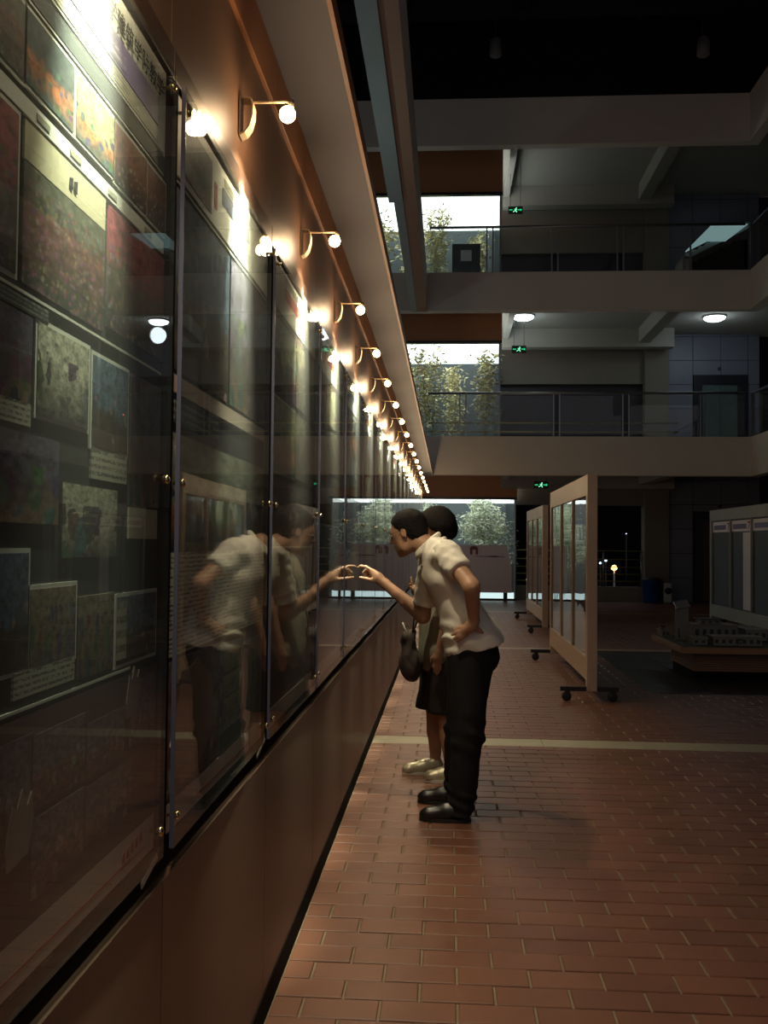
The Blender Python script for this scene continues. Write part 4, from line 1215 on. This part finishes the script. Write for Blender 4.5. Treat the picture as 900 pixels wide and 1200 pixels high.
# ------------------------------------------------------------------ the man in white
man = thing('person', 'person in a white polo shirt and black trousers leaning in to point at the glass', 'person', (0.06, 5.05, 0.0))
HC = (-.214, 5.115, 1.462)
HM = axes((-.90, .36, -.26))
body = SDF((-.56, 4.55, 0.02), (.36, 5.66, 1.62), .005)
LH = head_parts(body, HC, HM)
body.cap(LH(-.035, 0, -.05), (-.085, 5.07, 1.375), .056, .062, .025)
lean = axes((-.92, 0, -.386), (-.386, 0, .92))
body.ell((0.0, 5.06, 1.22), (.105, .165, .17), lean, .03)
body.ell((.09, 5.05, 1.0), (.10, .14, .16), lean, .05)
body.ell((.13, 5.05, .85), (.11, .15, .12), None, .05)
body.cap((-.03, 4.92, 1.345), (-.085, 5.21, 1.335), .05, .05, .03)
for hip, kn, an in (((.13, 4.97, .80), (.113, 4.92, .42), (.08, 4.905, .07)), ((.12, 5.13, .79), (.085, 5.19, .40), (.055, 5.22, .07))):
    body.cap(hip, kn, .075, .055, .03); body.cap(kn, an, .055, .042, .02)
# left arm, hand on hip
LS, LE, LW = (-.005, 4.885, 1.355), (.118, 4.705, 1.195), (.134, 4.822, 1.022)
body.cap(LS, LE, .052, .042, .03); body.cap(LE, LW, .044, .029, .015)
body.chain([LW, (.124, 4.835, .995), (.095, 4.846, .972)], [.028, .031, .028], .015)
fingers(body, [
 ([(.108, 4.848, .992), (.062, 4.853, .984), (.036, 4.862, .968)], [.0115, .0095, .008]),
 ([(.100, 4.843, .974), (.052, 4.848, .960), (.026, 4.860, .944)], [.0115, .0095, .008]),
 ([(.096, 4.842, .958), (.056, 4.846, .940), (.034, 4.858, .924)], [.011, .009, .0078]),
 ([(.098, 4.843, .946), (.068, 4.848, .926), (.050, 4.858, .912)], [.010, .0085, .0072]),
 ([(.128, 4.846, .988), (.160, 4.862, .972), (.178, 4.880, .955)], [.013, .011, .009])])
# right arm, finger on the glass
RS, RE, RW = (-.085, 5.25, 1.325), (-.135, 5.325, 1.003), (-.352, 5.43, 1.172)
body.cap(RS, RE, .052, .043, .03); body.cap(RE, RW, .045, .029, .015)
body.chain([RW, (-.395, 5.452, 1.205), (-.425, 5.468, 1.232)], [.028, .030, .024], .015)
body.cap((-.392, 5.468, 1.196), (-.418, 5.488, 1.218), .024, .022, .015)
fingers(body, [
 ([(-.425, 5.458, 1.243), (-.472, 5.486, 1.268), (-.500, 5.502, 1.270), (-.5165, 5.512, 1.262)], [.0115, .0098, .0085, .0072]),
 ([(-.424, 5.476, 1.238), (-.466, 5.508, 1.250), (-.486, 5.520, 1.232), (-.478, 5.516, 1.212)], [.0118, .0100, .0088, .0075]),
 ([(-.418, 5.492, 1.228), (-.454, 5.522, 1.232), (-.470, 5.530, 1.212), (-.458, 5.524, 1.196)], [.0112, .0096, .0085, .0074]),
 ([(-.410, 5.504, 1.214), (-.440, 5.530, 1.214), (-.454, 5.536, 1.198), (-.445, 5.530, 1.184)], [.010, .0086, .0076, .0066]),
 ([(-.385, 5.440, 1.188), (-.430, 5.440, 1.192), (-.470, 5.455, 1.200), (-.500, 5.470, 1.206)], [.0135, .0122, .0105, .0086])])
bodyo = body.build('body', M_skin, man)
# hair: the cranium a little larger, cut away from the face and the neck
hair = SDF((-.40, 4.96, 1.34), (-.04, 5.26, 1.62), .004)
hair.ell(LH(-.014, 0, .038), (.103, .081, .090), HM, .01)
hair.ell(LH(-.045, 0, -.01), (.066, .070, .066), HM, .02)
hair.cut(LH(.070, 0, .045), HM @ np.array([1, 0, -.55]))
hair.cut(LH(-.005, 0, -.012), HM @ np.array([.75, 0, -.65]))
hair.cut(LH(0, 0, -.062), HM @ np.array([0, 0, -1]))
hair.fold(lambda x, y, z: .0024 * np.sin(x * 140 + z * 200) * np.sin(y * 180 + z * 120) + .0012 * np.sin(x * 320 + z * 90) * np.sin(y * 300) * np.sin(z * 310))
hair.build('hair', M_hair, man)
# eyes and spectacles
for y in (-.031, .031):
    c = LH(.080, y, .003); m = MB()
    m.lathe([(.001, -.009), (.006, -.007), (.009, 0), (.006, .007), (.001, .009)], tuple(c), 'z', 10)
    e = m.build('eye', M_eye, man)
    c2 = LH(.0885, y, .003)
    MB().lathe([(.001, -.004), (.0035, -.002), (.004, 0), (.0035, .002), (.001, .004)], tuple(c2), 'z', 8).build('iris', M_hair, e)
    MB().tube([LH(.089, y - .018, .021), LH(.094, y, .025), LH(.089, y + .018, .021)], .0032, 6).build('eyebrow', M_hair, man)
gp = MB()
for y in (-.034, .034):
    ring = [LH(.110 - abs(math.cos(a)) * .002 - .08 * 0, y + .022 * math.cos(a), .000 + .015 * math.sin(a)) for a in [2 * PI * k / 16 for k in range(17)]]
    gp.tube(ring, .0014, 5)
gp.tube([LH(.110, -.012, .003), LH(.113, 0, .006), LH(.110, .012, .003)], .0014, 5)
for sgn in (-1, 1): gp.tube([LH(.108, sgn * .056, .004), LH(.09, sgn * .072, .006), LH(.02, sgn * .080, .010), LH(-.012, sgn * .079, .012)], .0014, 5)
gl = gp.build('spectacles', M_wire, man)
for y in (-.034, .034):
    MB().add([LH(.1095, y + .021 * math.cos(a), .014 * math.sin(a)) for a in [2 * PI * k / 14 for k in range(14)]], [tuple(range(14))]).build('lens', M_lens, gl)

def wr(x, y, z, A, *terms):
    s = 0
    for (fx, fy, fz, ph) in terms: s = s + np.sin(fx * x + fy * y + fz * z + ph)
    return A * s
shirt = SDF((-.32, 4.62, .72), (.40, 5.50, 1.50), .0055)
shirt.ell((-.004, 5.06, 1.225), (.125, .195, .175), lean, .03)
shirt.cap((-.028, 4.905, 1.352), (-.09, 5.225, 1.340), .068, .068, .05)
shirt.cap((-.055, 5.0, 1.375), (-.085, 5.13, 1.375), .066, .066, .04)
shirt.ell((.075, 5.055, 1.035), (.122, .172, .18), lean, .05)
shirt.ell((.125, 5.05, .90), (.148, .186, .15), None, .05)
shirt.ell((.185, 5.04, .88), (.112, .165, .17), axes((-.9, 0, -.43), (-.43, 0, .9)), .05)
shirt.fold(lambda x, y, z: wr(x, y, z, .0030, (38, 16, 60, 0), (-25, 22, 48, 1.3)) + .012 * np.exp(-((z - .93) / .07) ** 2) * np.exp(-((x - .0) / .07) ** 2) * np.sin(90 * z + 45 * x + 30 * y) + .0025 * np.sin(46 * y + 20 * x) * np.clip((1.0 - z) / .15, 0, 1))
shirt.cut((-.021, 5.0, .808), (.262, 0, -.965))
shirto = shirt.build('polo_shirt', M_shirt, man)
def sleeve(a, b, t, ra, rb):
    a, b = np.array(a), np.array(b); c = a + (b - a) * t
    s = SDF(np.minimum(a, c) - .12, np.maximum(a, c) + .12, .0045)
    s.cap(a, c + (b - a) * .1, ra, rb, .02)
    s.fold(lambda x, y, z: wr(x, y, z, .0022, (60, 40, 110, 0), (-50, 70, 80, 2.)))
    s.cut(c, b - a)
    return s
sleeve(LS, LE, .56, .074, .064).build('sleeve', M_shirt, shirto)
sleeve(RS, RE, .80, .072, .066).build('sleeve', M_shirt, shirto)
cl = SDF((-.24, 4.93, 1.24), (.02, 5.22, 1.50), .004)
nb = np.array((-.098, 5.072, 1.395)); cm = axes((-.82, .12, -.56), (-.50, .05, .86))
ring = [nb + cm @ np.array([.075 * math.cos(a), .070 * math.sin(a), .012 * math.cos(a) * -1 + .010]) for a in [2 * PI * k / 18 for k in range(19)]]
for p, q in zip(ring[:-1], ring[1:]): cl.cap(p, q, .011, .011, .012)
ring2 = [nb + cm @ np.array([.087 * math.cos(a), .082 * math.sin(a), -.016]) for a in [2 * PI * k / 18 for k in range(19)]]
for p, q in zip(ring2[:-1], ring2[1:]): cl.cap(p, q, .010, .010, .016)
cl.build('collar', M_shirt, shirto)
MB().lathe([(.001, -.004), (.006, -.003), (.006, .003), (.001, .004)], (-.134, 5.0, 1.285), 'y', 10).build('chest_badge', M_doorwood, shirto)

tr = SDF((-.14, 4.74, .02), (.36, 5.36, 1.0), .0055)
tr.ell((.132, 5.05, .84), (.135, .172, .12), None, .02)
tr.ell((.165, 5.05, .82), (.105, .15, .11), None, .04)
for hip, kn, an in (((.125, 4.97, .80), (.106, 4.92, .42), (.078, 4.905, .04)), ((.115, 5.13, .79), (.078, 5.19, .40), (.05, 5.22, .04))):
    tr.cap(hip, kn, .112, .084, .03); tr.cap(kn, an, .084, .064, .02)
tr.cut((0, 0, .03), (0, 0, -1)); tr.cut((0, 0, .95), (0, 0, 1))
tr.fold(lambda x, y, z: .0062 * np.sin(75 * z + 24 * x + 18 * y) * np.exp(-((z - .42) / .11) ** 2) + .0075 * np.sin(105 * z + 30 * x) * np.exp(-((z - .10) / .09) ** 2) + .0035 * np.sin(46 * x + 40 * y + 14 * z))
tr.build('trousers', M_trouser, man)
def shoe(parent, heel, toe, mt, solemt, low=True, h=.085, w=.042, laces=None):
    heel = np.array(heel, float); toe = np.array(toe, float)
    d = toe - heel; Ln = np.linalg.norm(d); d /= Ln
    MM = np.array([d, np.cross((0, 0, 1), d), (0, 0, 1)]).T
    def P(u, v, z): return heel + MM @ np.array([u * Ln, v, z])
    s = SDF(np.minimum(heel, toe) - (.08, .08, .0) , np.maximum(heel, toe) + (.08, .08, .17), .004)
    s.cap(P(.13, 0, .045), P(.45, 0, .045), .034, .040, .01)
    s.cap(P(.45, 0, .042), P(.80, 0, .034), w, w * .86, .02)
    s.ell(P(.84, 0, .030), (Ln * .16, w * .95, .030), MM, .02)
    s.cap(P(.16, 0, .05), P(.20, 0, h), .036, .036, .02)
    s.cap(P(.25, 0, .06), P(.52, 0, .062), .034, .024, .02)
    s.cut((0, 0, .012), (0, 0, -1))
    o = s.build('shoe', mt, parent)
    sole = MB(); n = 22; poly = []
    for k in range(n):
        a = 2 * PI * k / n; u = .5 - .5 * math.cos(a); ww = (w + .004) * (.80 + .22 * math.sin(PI * min(1, u * 1.05))) * abs(math.sin(a)) ** .55 * (1 if math.sin(a) > 0 else -1)
        q = P(u, ww, 0); poly.append((q[0], q[1]))
    sole.prism(poly, 'z', 0.001, .018).build('sole', solemt, o)
    if laces:
        for u in (.46, .53, .60):
            MB().tube([P(u, -.026, .074 - (u - .46) * .1), P(u + .01, 0, .092 - (u - .46) * .12), P(u, .026, .074 - (u - .46) * .1)], .004, 6).build('lace', laces, o)
    return o
shoe(man, (.130, 4.90, 0), (-.135, 4.90, 0), M_shoe, M_rubber)
shoe(man, (.105, 5.22, 0), (-.155, 5.235, 0), M_shoe, M_rubber)

# ------------------------------------------------------------------ the second visitor
vis = thing('person', 'person with dark bobbed hair, grey green top, dark shorts and silver sneakers', 'person', (-.03, 5.82, 0.0))
HC2 = (-.075, 5.80, 1.500)
HM2 = axes((-.93, .25, -.28))
b2s = SDF((-.34, 5.46, .02), (.20, 6.22, 1.66), .0055)
L2 = head_parts(b2s, HC2, HM2, .95)
b2s.cap(L2(-.03, 0, -.05), (-.015, 5.81, 1.34), .048, .052, .025)
b2s.ell((-.03, 5.82, 1.14), (.095, .15, .18), None, .03)
b2s.ell((-.04, 5.82, .90), (.10, .14, .16), None, .05)
b2s.ell((-.04, 5.82, .74), (.10, .15, .12), None, .05)
b2s.cap((-.02, 5.67, 1.275), (-.03, 5.97, 1.275), .045, .045, .03)
for hip, kn, an in (((-.02, 5.75, .72), (-.01, 5.72, .42), (.03, 5.705, .08)), ((-.05, 5.89, .72), (-.075, 5.895, .42), (-.065, 5.905, .08))):
    b2s.cap(hip, kn, .075, .054, .03); b2s.cap(kn, (np.array(kn) * .55 + np.array(an) * .45), .054, .050, .02); b2s.cap((np.array(kn) * .55 + np.array(an) * .45), an, .050, .034, .02)
b2s.cap((-.02, 5.66, 1.265), (.01, 5.595, 1.0), .044, .036, .03); b2s.cap((.01, 5.595, 1.0), (-.045, 5.605, .775), .036, .025, .015)
b2s.chain([(-.045, 5.605, .775), (-.052, 5.608, .74), (-.055, 5.61, .715)], [.025, .028, .024], .012)
fingers(b2s, [
 ([(-.070, 5.606, .72), (-.076, 5.606, .685), (-.072, 5.609, .655)], [.0095, .0085, .007]),
 ([(-.058, 5.602, .715), (-.062, 5.602, .675), (-.058, 5.606, .642)], [.0095, .0085, .007]),
 ([(-.046, 5.604, .715), (-.048, 5.605, .68), (-.045, 5.609, .65)], [.009, .008, .0068]),
 ([(-.036, 5.608, .72), (-.036, 5.610, .692), (-.034, 5.613, .668)], [.0085, .0075, .0062]),
 ([(-.066, 5.615, .76), (-.086, 5.622, .735), (-.092, 5.626, .71)], [.011, .0095, .008])])
b2s.cap((-.03, 5.98, 1.265), (-.07, 6.05, 1.02), .044, .036, .03); b2s.cap((-.07, 6.05, 1.02), (-.185, 5.965, 1.085), .036, .025, .015)
b2s.chain([(-.185, 5.965, 1.085), (-.20, 5.955, 1.11), (-.205, 5.95, 1.125)], [.025, .026, .022], .012)
fingers(b2s, [
 ([(-.212, 5.945, 1.13), (-.222, 5.94, 1.165), (-.226, 5.94, 1.195)], [.009, .008, .007]),
 ([(-.206, 5.957, 1.13), (-.222, 5.958, 1.158), (-.236, 5.96, 1.15)], [.009, .008, .007]),
 ([(-.203, 5.968, 1.125), (-.220, 5.972, 1.148), (-.234, 5.972, 1.138)], [.0088, .0078, .0068]),
 ([(-.198, 5.978, 1.115), (-.214, 5.983, 1.132), (-.226, 5.982, 1.122)], [.008, .007, .006]),
 ([(-.195, 5.94, 1.105), (-.215, 5.925, 1.12), (-.228, 5.92, 1.138)], [.010, .009, .0075])])
b2s.build('body', M_skin, vis)
h2 = SDF((-.26, 5.62, 1.30), (.12, 5.98, 1.68), .0045)
h2.ell(L2(-.016, 0, .040), (.112, .094, .096), HM2, .01)
h2.ell(L2(-.055, 0, -.01), (.084, .092, .100), HM2, .03)
h2.cut(L2(.076, 0, .045), HM2 @ np.array([1, 0, -.45]))
h2.cut(L2(.012, 0, .0), HM2 @ np.array([.8, 0, -.6]))
h2.cut(L2(0, 0, -.095), HM2 @ np.array([0, 0, -1]))
h2.fold(lambda x, y, z: .0022 * np.sin(x * 150 + y * 60) * np.sin(y * 140 + z * 35))
h2.build('hair', M_hair, vis)
for y in (-.03, .03):
    c = L2(.080, y, .003)
    MB().lathe([(.001, -.008), (.006, -.006), (.0085, 0), (.006, .006), (.001, .008)], tuple(c), 'z', 10).build('eye', M_eye, vis)
s2 = SDF((-.26, 5.50, .56), (.18, 6.16, 1.42), .006)
s2.ell((-.032, 5.82, 1.15), (.112, .172, .185), None, .03)
s2.cap((-.02, 5.68, 1.275), (-.03, 5.96, 1.275), .058, .058, .04)
s2.ell((-.055, 5.82, .92), (.122, .165, .20), None, .05)
s2.ell((-.05, 5.81, .74), (.125, .175, .16), None, .05)
s2.fold(lambda x, y, z: wr(x, y, z, .003, (30, 26, 22, 0), (-26, 34, 12, 1.)) + .004 * np.sin(44 * (x + y) + 15 * z) * np.clip((.95 - z) / .2, 0, 1))
s2.cut((-.05, 5.82, .625), (-.30, 0, -.95))
so2 = s2.build('cotton_top', M_shirt2, vis)
sleeve((-.02, 5.66, 1.265), (.01, 5.595, 1.0), .55, .062, .055).build('sleeve', M_shirt2, so2)
sleeve((-.03, 5.98, 1.265), (-.07, 6.05, 1.02), .55, .062, .055).build('sleeve', M_shirt2, so2)
s3 = SDF((-.28, 5.56, .34), (.2, 6.08, .84), .006)
s3.ell((-.04, 5.82, .72), (.118, .17, .11), None, .03)
s3.cap((-.02, 5.745, .70), (-.015, 5.72, .36), .098, .098, .03)
s3.cap((-.06, 5.89, .70), (-.095, 5.895, .36), .098, .100, .03)
s3.fold(lambda x, y, z: .003 * np.sin(50 * x + 40 * y + 14 * z) + .002 * np.sin(46 * z + 20 * x))
s3.cut((0, 0, .40), (0, 0, -1)); s3.cut((0, 0, .80), (0, 0, 1))
s3.build('shorts', M_shorts, vis)
shoe(vis, (-.015, 5.915, 0), (-.268, 5.855, 0), M_silver, M_sole, h=.075, w=.043, laces=M_sole)
shoe(vis, (.085, 5.705, 0), (-.128, 5.69, 0), M_silver, M_sole, h=.075, w=.043, laces=M_sole)

# shoulder bag hanging from the second visitor's shoulder
bag = thing('shoulder_bag', 'slouchy dark striped shoulder bag hanging in front of the second visitor', 'bag', (-.215, 5.70, .60))
bs = SDF((-.32, 5.56, .54), (-.10, 5.84, .98), .005)
bs.ell((-.212, 5.70, .672), (.066, .10, .085), axes((-1, 0, -.10), (-.10, 0, 1)), .02)
bs.cap((-.215, 5.645, .70), (-.232, 5.66, .84), .052, .034, .05)
bs.cap((-.215, 5.755, .70), (-.232, 5.74, .84), .052, .034, .05)
bs.cap((-.235, 5.66, .84), (-.252, 5.665, .925), .032, .012, .03)
bs.cap((-.235, 5.74, .84), (-.252, 5.735, .915), .032, .012, .03)
bs.cap((-.225, 5.66, .83), (-.196, 5.66, .885), .03, .014, .03)
bs.fold(lambda x, y, z: .0045 * np.sin(95 * y + 60 * x + 6 * np.sin(12 * z)) + .002 * np.sin(50 * z + 30 * y))
bs.build('pouch', M_bag, bag)
MB().tube([(-.263, 5.655, .938), (-.250, 5.648, .905), (-.232, 5.640, .868)], .005, 6).build('pale_piping', M_line, bag)
m = MB()
pts = [Vector(p) for p in [(-.205, 5.66, .86), (-.196, 5.645, .95), (-.17, 5.63, 1.05), (-.125, 5.625, 1.18), (-.06, 5.63, 1.30), (-.02, 5.66, 1.345), (.04, 5.68, 1.30)]]
for p, q in zip(pts[:-1], pts[1:]):
    d = (q - p) / 2
    m.obox((p + q) / 2, d * 1.06, Vector((0, 1, 0)).cross(d).normalized() * .004, d.cross(Vector((0, 1, 0)).cross(d)).normalized() * .016)
m.build('strap', M_strap, bag)

# scene is complete
